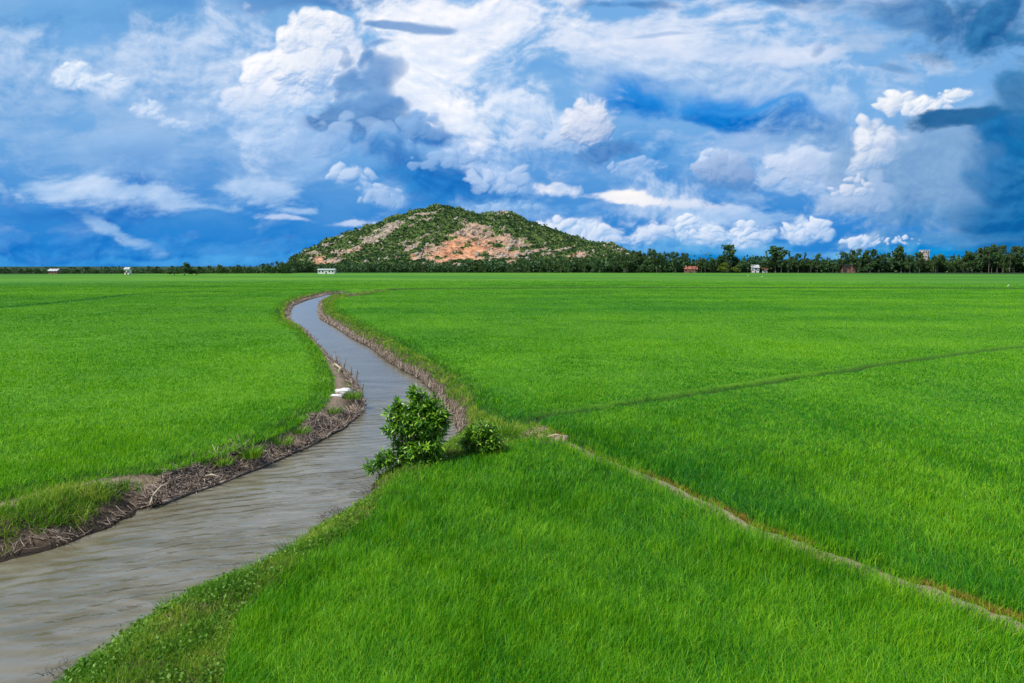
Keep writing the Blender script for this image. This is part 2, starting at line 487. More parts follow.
C_(556, 138, 40, 24, 34, (104, 148, 212), (222, 231, 249), 17, op=0.9)
C_(586, 124, 32, 24, 40, (92, 136, 202), (248, 249, 254), 18)
C_(600, 150, 32, 12, 22, (50, 98, 174), (126, 162, 218), 19, top=0.5, rel=0.3, sf=0.9)
C_(720, 170, 38, 20, 34, (66, 112, 184), (196, 212, 242), 20, rel=0.55, sf=0.5)
C_(742, 182, 34, 10, 18, (58, 106, 180), (130, 164, 220), 21, op=0.9, rel=0.3, sf=0.9)
C_(812, 172, 48, 28, 44, (100, 142, 206), (222, 231, 249), 22, rel=0.55, sf=0.5)
C_(640, 168, 30, 10, 18, (80, 130, 204), (186, 206, 241), 23, op=0.75)
for k_, (px, py, rx, ry) in enumerate(((556, 232, 28, 14), (604, 236, 26, 11), (650, 234, 28, 14), (690, 228, 14, 11), (703, 238, 26, 11), (744, 230, 13, 10), (750, 239, 24, 9), (798, 234, 22, 12), (816, 230, 14, 12), (858, 238, 24, 8), (900, 240, 26, 6))):
    C_(px, py, rx, ry, 22, (98, 150, 216), (240, 245, 254), 30 + k_)
C_(896, 162, 44, 30, 40, (92, 134, 196), (206, 219, 242), 60, rel=0.6, sf=0.6)
C_(915, 176, 92, 50, 80, (70, 114, 178), (160, 186, 224), 50, top=0.7, op=0.9, rel=0.3, sf=0.9)
C_(856, 196, 40, 26, 36, (88, 132, 196), (206, 219, 243), 51, rel=0.55, sf=0.5)
C_(874, 152, 26, 30, 40, (130, 162, 214), (250, 251, 254), 52, sf=0.5)
C_(852, 188, 24, 12, 22, (130, 164, 216), (248, 248, 252), 53)
C_(894, 105, 18, 16, 24, (150, 178, 220), (255, 255, 254), 54)
C_(924, 108, 34, 10, 26, (160, 186, 226), (255, 255, 254), 55)
C_(958, 97, 22, 8, 18, (160, 186, 226), (255, 255, 254), 56)
S('s', 262, 118, 80, 24, -8, 1.6, 0.6, (150, 180, 228), (206, 220, 246))
S('s', 340, 140, 70, 18, -8, 1.6, 0.5, (110, 150, 212), (168, 194, 236))
S('s', 360, 112, 60, 30, -10, 1.6, 0.35, (110, 148, 208), (150, 182, 228))
S('s', 920, 180, 90, 44, 0, 1.6, 0.4, (104, 144, 200), (150, 180, 220))
S('h', 948, 122, 50, 8, 4, 0.9, 0.97, (30, 80, 138), (58, 104, 162))
S('h', 610, 200, 54, 5, -2, 1.1, 0.9, (220, 228, 245), (255, 251, 247))
S('s', 1015, 200, 46, 80, 0, 1.3, 0.8, (20, 86, 156), (44, 112, 180))
S('s', 120, 262, 500, 7, 0, 1.3, 0.7, (64, 134, 212), (92, 158, 226))
S('s', 900, 263, 300, 6, 0, 1.3, 0.7, (60, 146, 216), (92, 172, 230))
sat_ = np.clip((SKYC[..., 2] - SKYC[..., 0]) / np.maximum(SKYC[..., 2], 1e-3), 0, 1)
SKYC[..., 1] *= 1 + 0.20 * sat_ ** 2
lum_ = (SKYC @ np.array([0.21, 0.72, 0.07], np.float32))[..., None]
SKYC = np.clip(lum_ + (SKYC - lum_) * 1.1, 0.004, 1.0).astype(np.float32) * 1.03

SKYA *= (sstep(0, 60, np.arange(gw)) * sstep(0, 60, gw - 1 - np.arange(gw)))[None, :, None] * sstep(0, 70, gh - 1 - np.arange(gh))[:, None, None]
cmap = bpy.data.images.new('cloud_cover', gw, gh, alpha=True, float_buffer=True)
cmap.colorspace_settings.name = 'Non-Color'
cmap.alpha_mode = 'CHANNEL_PACKED'
cmap.pixels.foreach_set(np.concatenate([SKYC, SKYA], 2).astype(np.float32).ravel())
cmap.pack()

world = bpy.data.worlds.new('World')
sc.world = world
world.use_nodes = True
W = NT(world.node_tree)
SKY_STR = 0.1
tc = W.n('ShaderNodeTexCoord')
D3 = tc.outputs['Generated']
sep = W.n('ShaderNodeSeparateXYZ')
W.put(sep.inputs[0], D3)
az = W.math('MULTIPLY', W.math('ARCTAN2', sep.outputs[0], sep.outputs[1]), 57.29578)
el = W.math('MULTIPLY', W.math('ARCSINE', sep.outputs[2]), 57.29578)
uv = W.n('ShaderNodeCombineXYZ')
W.put(uv.inputs[0], W.ramp(az, AZ0, AZ1, smooth=False))
W.put(uv.inputs[1], W.ramp(el, EL0, EL1, smooth=False))
it = W.n('ShaderNodeTexImage', interpolation='Linear', extension='EXTEND')
it.image = cmap
W.put(it.inputs[0], uv.outputs[0])
nish = W.n('ShaderNodeTexSky', sky_type='NISHITA')
nish.sun_disc = False
nish.sun_elevation = R(SUN_EL)
nish.sun_rotation = R(SUN_AZ)
nish.air_density = 1.0
nish.dust_density = 0.3
nish.ozone_density = 3.0
base = W.mix(1.0, nish.outputs[0], (0.6, 0.85, 1.2), 'MULTIPLY')
puff = W.noise(W.mapping(D3, scale=(1, 1, 2.2)), 2.6, 5, 0.6)
base = W.mix(W.ramp(puff, 0.42, 0.6, 0.0, 0.85), base, (6.2, 6.8, 7.8))
full = W.mix(it.outputs[1], base, W.mix(1.0, it.outputs[0], (1 / SKY_STR,) * 3, 'MULTIPLY'))
bg = W.n('ShaderNodeBackground')
W.put(bg.inputs[0], full)
bg.inputs[1].default_value = SKY_STR
wo = W.n('ShaderNodeOutputWorld')
W.put(wo.inputs[0], bg.outputs[0])
world.cycles.sampling_method = 'MANUAL'
world.cycles.sample_map_resolution = 1024

# ------------------------------------------------------------------ object helpers
def tag(o, label=None, cat=None, group=None, kind=None):
    if label:
        o['label'] = label
    if cat:
        o['category'] = cat
    if group:
        o['group'] = group
    if kind:
        o['kind'] = kind
    return o


def link(o, parent=None):
    COL.objects.link(o)
    if parent is not None:
        o.parent = parent
    return o


def empty(name, loc=(0, 0, 0), rz=0.0):
    o = bpy.data.objects.new(name, None)
    o.empty_display_size = 0.3
    o.location = loc
    o.rotation_euler = (0, 0, rz)
    return link(o)


def mesh_np(name, verts, faces_by_n, mats, parent=None, attrs=None, smooth=False, midx=None):
    """faces_by_n: list of int arrays (M, n)"""
    me = bpy.data.meshes.new(name)
    verts = np.asarray(verts, np.float32)
    loops = np.concatenate([f.ravel() for f in faces_by_n]).astype(np.int32)
    tot = np.concatenate([np.full(len(f), f.shape[1]) for f in faces_by_n]).astype(np.int32)
    start = np.concatenate([[0], np.cumsum(tot)[:-1]]).astype(np.int32)
    me.vertices.add(len(verts))
    me.vertices.foreach_set('co', verts.ravel())
    me.loops.add(len(loops))
    me.loops.foreach_set('vertex_index', loops)
    me.polygons.add(len(tot))
    me.polygons.foreach_set('loop_start', start)
    me.polygons.foreach_set('loop_total', tot)
    if smooth:
        me.polygons.foreach_set('use_smooth', np.ones(len(tot), bool))
    for m in (mats if isinstance(mats, (list, tuple)) else [mats]):
        me.materials.append(m)
    if midx is not None:
        me.polygons.foreach_set('material_index', np.asarray(midx, np.int32))
    for k, v in (attrs or {}).items():
        a = me.attributes.new(k, 'FLOAT', 'POINT')
        a.data.foreach_set('value', np.asarray(v, np.float32))
    me.update(calc_edges=True)
    me.validate()
    return link(bpy.data.objects.new(name, me), parent)


class MB:
    """collects shapes, then becomes one mesh object"""

    def __init__(s):
        s.v, s.f = [], []

    def add(s, vs, fs):
        b = len(s.v)
        s.v += [tuple(v) for v in vs]
        s.f += [tuple(i + b for i in f) for f in fs]
        return s

    def box(s, x0, y0, z0, x1, y1, z1):
        v = [(x0, y0, z0), (x1, y0, z0), (x1, y1, z0), (x0, y1, z0), (x0, y0, z1), (x1, y0, z1), (x1, y1, z1), (x0, y1, z1)]
        return s.add(v, [(0, 3, 2, 1), (4, 5, 6, 7), (0, 1, 5, 4), (1, 2, 6, 5), (2, 3, 7, 6), (3, 0, 4, 7)])

    def tube(s, pts, rad, n=6, cap=True, squash=1.0):
        pts = [Vector(p) for p in pts]
        vs, fs = [], []
        for i, p in enumerate(pts):
            t = (pts[min(i + 1, len(pts) - 1)] - pts[max(i - 1, 0)]).normalized()
            a = t.cross(Vector((0.13, 0.31, 0.94)))
            if a.length < 0.1:
                a = t.cross(Vector((1, 0, 0)))
            a.normalize()
            b = t.cross(a)
            r = rad[i] if isinstance(rad, (list, tuple)) else rad
            for k in range(n):
                w = 2 * math.pi * k / n
                vs.append(p + (a * math.cos(w) + b * math.sin(w) * squash) * r)
        for i in range(len(pts) - 1):
            for k in range(n):
                q = (k + 1) % n
                fs.append((i * n + k, i * n + q, (i + 1) * n + q, (i + 1) * n + k))
        if cap:
            fs.append(tuple(range(n))[::-1])
            fs.append(tuple((len(pts) - 1) * n + k for k in range(n)))
        return s.add(vs, fs)

    def build(s, name, mat, parent=None, smooth=False):
        me = bpy.data.meshes.new(name)
        me.from_pydata([tuple(v) for v in s.v], [], s.f)
        for m in (mat if isinstance(mat, (list, tuple)) else [mat]):
            me.materials.append(m)
        if smooth:
            me.polygons.foreach_set('use_smooth', [True] * len(me.polygons))
        me.update()
        return link(bpy.data.objects.new(name, me), parent)


def material(name, rough=0.8, spec=0.3):
    m = bpy.data.materials.new(name)
    m.use_nodes = True
    T = NT(m.node_tree)
    b = T.n('ShaderNodeBsdfPrincipled')
    o = T.n('ShaderNodeOutputMaterial')
    T.put(o.inputs[0], b.outputs[0])
    b.inputs['Roughness'].default_value = rough
    b.inputs['Specular IOR Level'].default_value = spec
    T.b, T.o, T.m = b, o, m
    return T


def attr(T, name):
    return T.n('ShaderNodeAttribute', attribute_name=name).outputs['Fac']


def bump(T, h, dist, strength=1.0):
    nd = T.n('ShaderNodeBump')
    nd.inputs['Strength'].default_value = strength
    nd.inputs['Distance'].default_value = dist
    T.put(nd.inputs['Height'], h)
    T.put(T.b.inputs['Normal'], nd.outputs[0])


def simple(name, c1, c2, scale=8.0, rough=0.8, spec=0.3, detail=4, bmp=0.0, stretch=(1, 1, 1), island=0.0):
    """mottled surface between two real colours"""
    T = material(name, rough, spec)
    P = T.n('ShaderNodeNewGeometry').outputs['Position']
    n = T.noise(T.mapping(P, scale=stretch), scale, detail, 0.6)
    f = T.ramp(n, 0.32, 0.68)
    if island:
        g = T.n('ShaderNodeNewGeometry').outputs['Random Per Island']
        f = T.math('ADD', T.math('MULTIPLY', f, 1 - island), T.math('MULTIPLY', g, island))
    T.put(T.b.inputs['Base Color'], T.mix(f, c1, c2))
    if bmp:
        bump(T, n, bmp)
    return T.m


# ------------------------------------------------------------------ survey of the canal, the paddies and the paths
WZ = -0.6
wl_left = [(-420, 760), (-160, 625), (0, 561), (65, 546), (108, 528.5), (140, 510), (150, 508.6), (216, 484.5), (262, 467), (308, 446), (341, 429), (359, 413.6),
           (364, 404), (360, 392), (350, 376), (338, 367), (328.6, 356), (317, 344), (305, 330), (291, 323), (289, 315), (293, 306), (307.5, 300),
           (328, 294.6), (350, 292.6)]
wl_right = [(328, 298), (320, 303), (318, 310.5), (320, 318.7), (338, 329), (352, 338.6), (371, 348), (387, 361), (401, 370), (422, 381),
            (434, 392.5), (443, 409), (455, 418), (458.7, 430), (456, 440), (443, 449), (420, 463), (390, 474), (372, 484), (373, 493), (362, 506), (330, 526), (292, 550), (266, 570),
            (226, 590), (170, 610), (126, 639), (80, 673), (40, 705), (-60, 800), (-140, 900)]
Lw = [G(x, y, WZ) for x, y in wl_left]
Rw = [G(x, y, WZ) for x, y in wl_right]
far_l = [Lw[-1] + np.array(v) for v in ((12, 6), (40, 14), (80, 17), (150, 14), (260, 4))]
far_r = [p + np.array((0.8, -5.0)) for p in far_l][::-1]
CANAL = np.array(Lw + far_l + far_r + Rw)


def polydist(x, y, pts, closed=False, want_t=False):
    d = np.full(x.shape, 1e9, np.float32)
    tt = np.zeros(x.shape, np.float32)
    n = len(pts)
    for i in range(n if closed else n - 1):
        ax, ay = pts[i]
        bx_, by_ = pts[(i + 1) % n]
        ex, ey = bx_ - ax, by_ - ay
        L = ex * ex + ey * ey + 1e-9
        t = np.clip(((x - ax) * ex + (y - ay) * ey) / L, 0, 1)
        q = (x - ax - t * ex) ** 2 + (y - ay - t * ey) ** 2
        if want_t:
            tt = np.where(q < d, i + t, tt)
        d = np.minimum(d, q)
    d = np.sqrt(d)
    return (d, tt) if want_t else d


def inside(x, y, pts):
    c = np.zeros(x.shape, bool)
    n = len(pts)
    for i in range(n):
        ax, ay = pts[i]
        bx_, by_ = pts[(i + 1) % n]
        if ay == by_:
            continue
        hit = ((ay > y) != (by_ > y)) & (x < (bx_ - ax) * (y - ay) / (by_ - ay) + ax)
        c ^= hit
    return c


def canal_d(x, y):
    wx = x + 0.16 * perlin(x * 1.3, y * 1.3) + 0.06 * perlin(x * 5, y * 5)
    wy = y + 0.16 * perlin(x * 1.3 + 9, y * 1.3 + 4) + 0.06 * perlin(x * 5 + 3, y * 5)
    d = polydist(wx, wy, CANAL, True)
    return np.where(inside(wx, wy, CANAL), -d, d)


path_px = [(518, 430), (535, 433), (550, 438), (562, 444), (600, 464), (650, 483), (700, 507), (750, 533), (800, 553), (860, 573), (900, 590), (950, 607),
           (1010, 630), (1080, 662), (1200, 720), (1500, 900)]
PATH = np.array([G(x, y) for x, y in path_px])
gap_px = [(500, 431), (520, 425), (545, 415), (600, 408), (640, 402), (700, 393), (760, 384), (800, 377), (850, 371), (870, 366), (940, 357), (1000, 349), (1080, 341), (1300, 320)]
GAP = np.array([G(x, y, 0.25) for x, y in gap_px])
gap_shade_px = [(-60, 312), (0, 308), (44, 304), (88, 300), (132, 294.5), (164, 293), (230, 291.5)]
GAP_SHADE = np.array([G(x, y, 0.25) for x, y in gap_shade_px])  # no gap is cut here, only its shade tinted into the blades

edge_left = [(-900, 760), (-300, 570), (-100, 522), (0, 501), (42, 493), (111, 481), (171, 472), (214, 459), (262, 444), (298, 426), (323, 410), (335, 396), (335, 380), (322, 354),
             (309, 339), (297, 329), (283, 322), (280, 313), (285, 303), (300, 296.5), (326, 291.5)]
EL = [G(x, y, 0.05) for x, y in edge_left]
EL = EL + [p + np.array((0, 3.0)) for p in far_l] + [np.array((700, 250)), np.array((1500, 900)), np.array((-1500, 900)), np.array((-1500, 0))]
edge_right = [(545, 437), (520, 429), (495, 423), (477, 410), (468, 392), (452, 377), (425, 360), (395, 343), (365, 328), (338, 313.5), (331, 307), (336, 300)]
ER = [G(x, y, 0.05) for x, y in edge_right] + [p + np.array((0, -3.0)) for p in far_r[::-1]] + [np.array((700, 240)), np.array((400, -40))] + [p for p in PATH[::-1][:-2]]
edge_near = [(560, 446), (520, 447), (490, 458), (455, 466), (425, 474), (398, 484), (384, 500), (370, 520), (345, 541), (310, 562), (280, 585), (250, 610), (233, 640), (228, 668), (222, 700), (200, 760), (150, 900)]
EN_ = [G(x, y, 0.0) for x, y in edge_near] + [np.array((0, -60)), np.array((60, -60))] + [p for p in PATH[::-1][:-2]]
EL, ER, ENR = np.array(EL), np.array(ER), np.array(EN_)
MOUND = [G(534, 434, 0.1), G(548, 440, 0.1)]


def ground_z(x, y, d=None):
    if d is None:
        d = canal_d(x, y)
    n = perlin(x * 0.9, y * 0.9) * 0.05 + perlin(x * 3.1, y * 3.1) * 0.035
    out = WZ + (0.06 - WZ) * sstep(-0.15, 1.15, d) + 0.10 * np.exp(-((d - 1.5) / 0.5) ** 2)
    inn = WZ + np.maximum(d * 0.7, -0.9)
    z = np.where(d > 0, np.maximum(out, WZ + 0.02), inn) + n * sstep(-0.2, 0.6, d)
    pd = polydist(x, y, PATH)
    z = z + 0.14 * np.exp(-(pd / 0.22) ** 2)
    for m, h, s_ in ((MOUND[0], 0.32, 0.55), (MOUND[1], 0.22, 0.4)):
        z = z + h * np.exp(-((x - m[0]) ** 2 + (y - m[1]) ** 2) / s_ ** 2)
    return z


# ------------------------------------------------------------------ the ground: one sheet out to the horizon
rad = [0.8]
while rad[-1] < 9000:
    r_ = rad[-1]
    rad.append(r_ * (1.12 if r_ < 5 else 1.0085 if r_ < 70 else 1.014 if r_ < 260 else 1.05))
rad = np.array(rad)
azs = np.radians(np.concatenate([np.arange(-52, 52.01, 0.22), np.arange(56, 307, 4.0)]))
RR, AA = np.meshgrid(rad, azs, indexing='ij')
gx_, gy_ = (RR * np.sin(AA)), (RR * np.cos(AA))
gd = canal_d(gx_, gy_)
gz = ground_z(gx_, gy_, gd)
nr, nc = RR.shape
idx = np.arange(nr * nc).reshape(nr, nc)
j2 = np.roll(idx, -1, 1)
quads = np.stack([idx[:-1], j2[:-1], j2[1:], idx[1:]], -1).reshape(-1, 4)[:, ::-1]
tris = np.stack([idx[0], np.full(nc, nr * nc), j2[0]], -1)[:, ::-1]
inr = inside(gx_, gy_, EL) | inside(gx_, gy_, ER) | inside(gx_, gy_, ENR)
# from 30 m outwards the thick lower storey of the crop closes into one sheet and only its tips stay single
fed = np.minimum(polydist(gx_, gy_, EL[:26]), polydist(gx_, gy_, ER[:13]))
fed = np.minimum(fed, polydist(gx_, gy_, PATH))
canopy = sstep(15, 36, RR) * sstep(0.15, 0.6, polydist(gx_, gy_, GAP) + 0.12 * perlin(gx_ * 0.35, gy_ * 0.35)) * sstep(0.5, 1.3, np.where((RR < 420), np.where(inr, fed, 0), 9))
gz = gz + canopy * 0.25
verts = np.concatenate([np.stack([gx_, gy_, gz], -1).reshape(-1, 3), [[0, 0, 0.0]]])
pd = polydist(gx_, gy_, PATH)
bank = np.where(inr, 0.0, 1.0) * (RR < 185)
bank = np.maximum(bank, (gd < 0.6) * (RR < 200))
pathm = np.exp(-(pd / 0.22) ** 4)
for m in MOUND:
    pathm = np.maximum(pathm, np.exp(-(((gx_ - m[0]) ** 2 + (gy_ - m[1]) ** 2) / 0.6 ** 2) ** 2))
# the trodden dry strip along the left paddy
el_d = polydist(gx_, gy_, np.array(EL[:16]))
strip = np.exp(-((el_d - 0.35) / 0.4) ** 2) * (~inside(gx_, gy_, EL)) * (RR < 60)
pathm = np.maximum(pathm, strip * 0.85)

T = material('ground_soil', 0.9, 0.2)
P = T.n('ShaderNodeNewGeometry').outputs['Position']
sx = T.n('ShaderNodeSeparateXYZ')
T.put(sx.inputs[0], P)
nA = T.noise(P, 1.3, 6, 0.6)
nB = T.noise(P, 9.0, 5, 0.65)
mud = T.mix(T.ramp(nB, 0.35, 0.65), (0.045, 0.032, 0.022), (0.14, 0.105, 0.072))
mud = T.mix(T.ramp(sx.outputs[2], WZ + 0.03, WZ + 0.22), (0.035, 0.027, 0.02), mud)
dry = T.mix(T.ramp(nB, 0.3, 0.7), (0.20, 0.15, 0.10), (0.42, 0.33, 0.23))
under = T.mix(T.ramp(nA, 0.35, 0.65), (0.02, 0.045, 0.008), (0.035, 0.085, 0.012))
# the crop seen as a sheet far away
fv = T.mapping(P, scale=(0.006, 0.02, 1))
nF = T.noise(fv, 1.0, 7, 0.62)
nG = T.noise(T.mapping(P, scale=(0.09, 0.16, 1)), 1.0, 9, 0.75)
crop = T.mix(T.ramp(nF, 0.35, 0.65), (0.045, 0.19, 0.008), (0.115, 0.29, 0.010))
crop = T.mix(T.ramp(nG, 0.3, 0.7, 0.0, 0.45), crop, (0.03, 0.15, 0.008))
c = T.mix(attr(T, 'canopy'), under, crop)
c = T.mix(T.math('MULTIPLY', attr(T, 'bank'), T.math('SUBTRACT', 1.0, attr(T, 'canopy'))), c, mud)
c = T.mix(attr(T, 'path'), c, dry)
c = T.mix(attr(T, 'wood'), c, T.mix(T.ramp(nG, 0.3, 0.7), (0.012, 0.035, 0.012), (0.03, 0.07, 0.02)))
T.put(T.b.inputs['Base Color'], c)
bump(T, T.math('ADD', T.math('MULTIPLY', nB, 0.6), T.math('MULTIPLY', T.noise(P, 30, 4, 0.7), 0.4)), 0.06)
pad = lambda a: np.concatenate([a.ravel(), [0.0]])
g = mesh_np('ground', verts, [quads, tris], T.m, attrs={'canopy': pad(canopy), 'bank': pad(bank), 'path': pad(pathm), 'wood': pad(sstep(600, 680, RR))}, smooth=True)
tag(g, 'flat soil under the rice paddies with muddy canal banks', 'ground', kind='structure')

# ------------------------------------------------------------------ the water of the canal
T = material('canal_water', 0.025, 0.5)
T.b.inputs['IOR'].default_value = 1.33
P = T.n('ShaderNodeNewGeometry').outputs['Position']
# wavelets run across the canal, gusts roughen patches of it
r1 = T.noise(T.mapping(P, rot=(0, 0, R(-14)), scale=(0.75, 1.35, 1)), 1.9, 3, 0.5, dist=0.5)
wt = T.n('ShaderNodeTexWave', wave_type='BANDS', bands_direction='Y', wave_profile='SIN')
T.put(wt.inputs['Vector'], T.mapping(P, rot=(0, 0, R(-22))))
wt.inputs['Scale'].default_value = 0.62
wt.inputs['Distortion'].default_value = 5.5
wt.inputs['Detail'].default_value = 2.0
wt.inputs['Detail Scale'].default_value = 0.9
wt.inputs['Detail Roughness'].default_value = 0.55
r2 = T.noise(T.mapping(P, rot=(0, 0, R(18)), scale=(0.9, 1.3, 1)), 5.0, 3, 0.55, dist=0.4)
r3 = T.noise(P, 14.0, 2, 0.6)
gust = T.ramp(T.noise(P, 0.25, 3, 0.5), 0.36, 0.62, 0.35, 1.0)
hh = T.math('MULTIPLY', T.math('ADD', T.math('MULTIPLY_ADD', wt.outputs['Fac'], 0.55, T.math('MULTIPLY', r1, 1.0)), T.math('MULTIPLY_ADD', r2, 0.36, T.math('MULTIPLY', r3, 0.06))), gust)
bp = T.n('ShaderNodeBump')
bp.inputs['Strength'].default_value = 1.0
bp.inputs['Distance'].default_value = 0.05
# the upstream reach lies sheltered and calm, the near one open to the wind
sy = T.n('ShaderNodeSeparateXYZ')
T.put(sy.inputs[0], P)
T.put(bp.inputs['Height'], T.math('MULTIPLY', hh, T.ramp(sy.outputs[1], 17.0, 44.0, 1.0, 0.14)))
silt = T.noise(T.mapping(P, rot=(0, 0, R(-30)), scale=(0.5, 1.6, 1)), 0.8, 5, 0.6, dist=1.0)
# light scattered by the silt comes from inside the water, so the wavelets shape only the reflection
df = T.n('ShaderNodeBsdfDiffuse')
T.put(df.inputs[0], T.mix(T.ramp(silt, 0.35, 0.65), (0.135, 0.122, 0.072), (0.205, 0.192, 0.145)))
gl = T.n('ShaderNodeBsdfGlossy')
T.put(gl.inputs['Roughness'], T.ramp(sy.outputs[1], 20.0, 60.0, 0.05, 0.24))
T.put(gl.inputs['Normal'], bp.outputs[0])
fr = T.n('ShaderNodeFresnel')
fr.inputs[0].default_value = 1.65
T.put(fr.inputs[1], bp.outputs[0])
ms = T.n('ShaderNodeMixShader')
T.put(ms.inputs[0], fr.outputs[0])
T.put(ms.inputs[1], df.outputs[0])
T.put(ms.inputs[2], gl.outputs[0])
T.put(T.o.inputs[0], ms.outputs[0])
x0, y0 = CANAL.min(0) - 3
x1, y1 = CANAL.max(0) + 3
Cn = CANAL
wx_ = np.linspace(x0, x1, 3)
wy_ = np.linspace(y0, y1, 3)
vv = np.array([(a_, b_, WZ) for b_ in wy_ for a_ in wx_])
qq = np.array([(r * 3 + c_, r * 3 + c_ + 1, (r + 1) * 3 + c_ + 1, (r + 1) * 3 + c_) for r in range(2) for c_ in range(2)])
w = mesh_np('canal_water', vv, [qq], T.m)
tag(w, 'muddy grey brown canal water rippled by the wind', 'water', kind='structure')

# ------------------------------------------------------------------ rice: blades of real size near by, coarser tufts further out
rng = np.random.RandomState(11)


def blades(px, py, pz, ln, wd, lean_a, lean, face, nseg, tint, curl=0.0):
    """vectorised grass blades; returns verts, quads, tris, attributes"""
    n = len(px)
    nv = nseg * 2 + 1
    V = np.zeros((n, nv, 3), np.float32)
    lx, ly = np.cos(lean_a), np.sin(lean_a)
    fx, fy = np.cos(face), np.sin(face)
    for k in range(nseg + 1):
        t = k / nseg
        hor = lean * ln * (0.35 * t + 0.65 * t ** 2.2)
        ver = ln * (t * np.sqrt(np.maximum(1 - (0.75 * lean) ** 2, 0.1)) - curl * t ** 3)
        cx, cy, cz = px + lx * hor, py + ly * hor, pz + ver
        if k == nseg:
            V[:, nv - 1] = np.stack([cx, cy, cz], -1)
        else:
            w_ = wd * (1 - t) ** 0.45 * 0.5
            V[:, 2 * k] = np.stack([cx - fx * w_, cy - fy * w_, cz], -1)
            V[:, 2 * k + 1] = np.stack([cx + fx * w_, cy + fy * w_, cz], -1)
    b = (np.arange(n) * nv)[:, None]
    Q = [np.concatenate([b + 2 * k, b + 2 * k + 1, b + 2 * k + 3, b + 2 * k + 2], 1) for k in range(nseg - 1)]
    Tt = np.concatenate([b + 2 * nseg - 2, b + 2 * nseg - 1, b + 2 * nseg], 1)
    tv = np.repeat(tint[:, None], nv, 1)
    return V.reshape(-1, 3), Q, Tt, tv.ravel()


def blade_object(name, parts, mat, label, cat):
    vs, qs, ts, tv, off = [], [], [], [], 0
    for V, Q, Tt, a in parts:
        vs.append(V)
        qs += [q + off for q in Q]
        ts.append(Tt + off)
        tv.append(a)
        off += len(V)
    fl = ([np.concatenate(qs)] if qs else []) + [np.concatenate(ts)]
    o = mesh_np(name, np.concatenate(vs), fl, mat, attrs={'tint': np.concatenate(tv)})
    return tag(o, label, cat, kind='stuff')


def leaf_material(name, dark, mid, light, extra=None, trans=0.35, rough=0.5, patch=0.25, spec=0.22, attr_name='tint'):
    """thin leaf: reflects and lets light through; three real colours chosen by the blade's own tint"""
    m = bpy.data.materials.new(name)
    m.use_nodes = True
    T = NT(m.node_tree)
    t = attr(T, attr_name)
    c = T.mix(T.ramp(t, 0.0, 0.5, smooth=False), dark, mid)
    c = T.mix(T.ramp(t, 0.5, 1.0, smooth=False), c, light)
    b = T.n('ShaderNodeBsdfPrincipled')
    b.inputs['Roughness'].default_value = rough
    b.inputs['Specular IOR Level'].default_value = spec
    T.put(b.inputs['Base Color'], c)
    tr = T.n('ShaderNodeBsdfTranslucent')
    T.put(tr.inputs[0], T.mix(1.0, c, (1.1, 1.15, 0.5), 'MULTIPLY'))
    mx = T.n('ShaderNodeMixShader')
    mx.inputs[0].default_value = trans
    T.put(mx.inputs[1], b.outputs[0])
    T.put(mx.inputs[2], tr.outputs[0])
    o = T.n('ShaderNodeOutputMaterial')
    T.put(o.inputs[0], mx.outputs[0])
    return m


RICE_DARK, RICE_MID, RICE_LIGHT = (0.010, 0.150, 0.010), (0.078, 0.335, 0.005), (0.27, 0.54, 0.014)
rice_mat = leaf_material('rice_leaf', RICE_DARK, RICE_MID, RICE_LIGHT)

# candidate spots, dense near the camera and thinning outwards so that every part of the picture carries blades of about its own pixel size
DMIN, DMAX, AZL = 5.5, 330.0, R(53)
RHO, PW = 1300.0, 1.6
kk = 2 - PW
CNT = int(RHO * 12 ** PW * 2 * AZL / kk * (DMAX ** kk - DMIN ** kk))
u = rng.rand(CNT)
D = (DMIN ** kk + u * (DMAX ** kk - DMIN ** kk)) ** (1 / kk)
A = (rng.rand(CNT) * 2 - 1) * AZL
X, Y = (D * np.sin(A)).astype(np.float64), (D * np.cos(A)).astype(np.float64)
inL, inR, inN = inside(X, Y, EL), inside(X, Y, ER), inside(X, Y, ENR)
pdist = polydist(X, Y, PATH)
gdist = polydist(X, Y, GAP)
shade_d = polydist(X, Y, GAP_SHADE)
edgeD = np.minimum(polydist(X, Y, EL[:24]), polydist(X, Y, ER[:12]))
keep = (inL | inR | inN) & (pdist > np.where(inR, 0.22, 0.05) + 0.10 * rng.rand(CNT) + 0.12 * perlin(X * 0.8, Y * 0.8)) & (gdist > 0.15 + 0.0035 * D - 0.14 * perlin(X * 0.35, Y * 0.35)) & (rng.rand(CNT) > sstep(220, DMAX, D))
for m in MOUND:
    keep &= ((X - m[0]) ** 2 + (Y - m[1]) ** 2) > 0.5 ** 2
cd0 = canal_d(X, Y)
keep &= cd0 > 0.5
X, Y, D, inL, inR, inN, pdist, gdist, edgeD, shade_d = [q[keep] for q in (X, Y, D, inL, inR, inN, pdist, gdist, edgeD, shade_d)]
N = len(X)
Z = ground_z(X, Y, np.full(N, 5.0))
print('rice blades', N)
big = fbm(X / 9, Y / 14, 4, 0.55, seed=21)
mot = fbm(X / 1.6, Y / 2.2, 4, 0.6, seed=22)
fine = fbm(X / 0.45, Y / 0.6, 3, 0.6, seed=23)
bands = fbm(X / 60, Y / 16, 5, 0.55, seed=24)
wind = fbm(X / 3.5, Y / 3.5, 3, 0.5, seed=25)
ln = 0.31 + 0.09 * rng.rand(N) + 0.06 * mot + 0.06 * fine
ln = np.where(inN, ln * 1.02, ln)
ln *= 0.75 + 0.25 * sstep(0.1, 0.8, np.minimum(gdist, edgeD))
ln = np.clip(ln, 0.2, 0.75)
tipf = sstep(13, 32, D) * sstep(0.25, 0.7, np.minimum(np.minimum(pdist, edgeD), gdist - 0.1))                 # further out a blade is only its tip, standing on the closed canopy
ln = ln * (1 - tipf * 0.52)
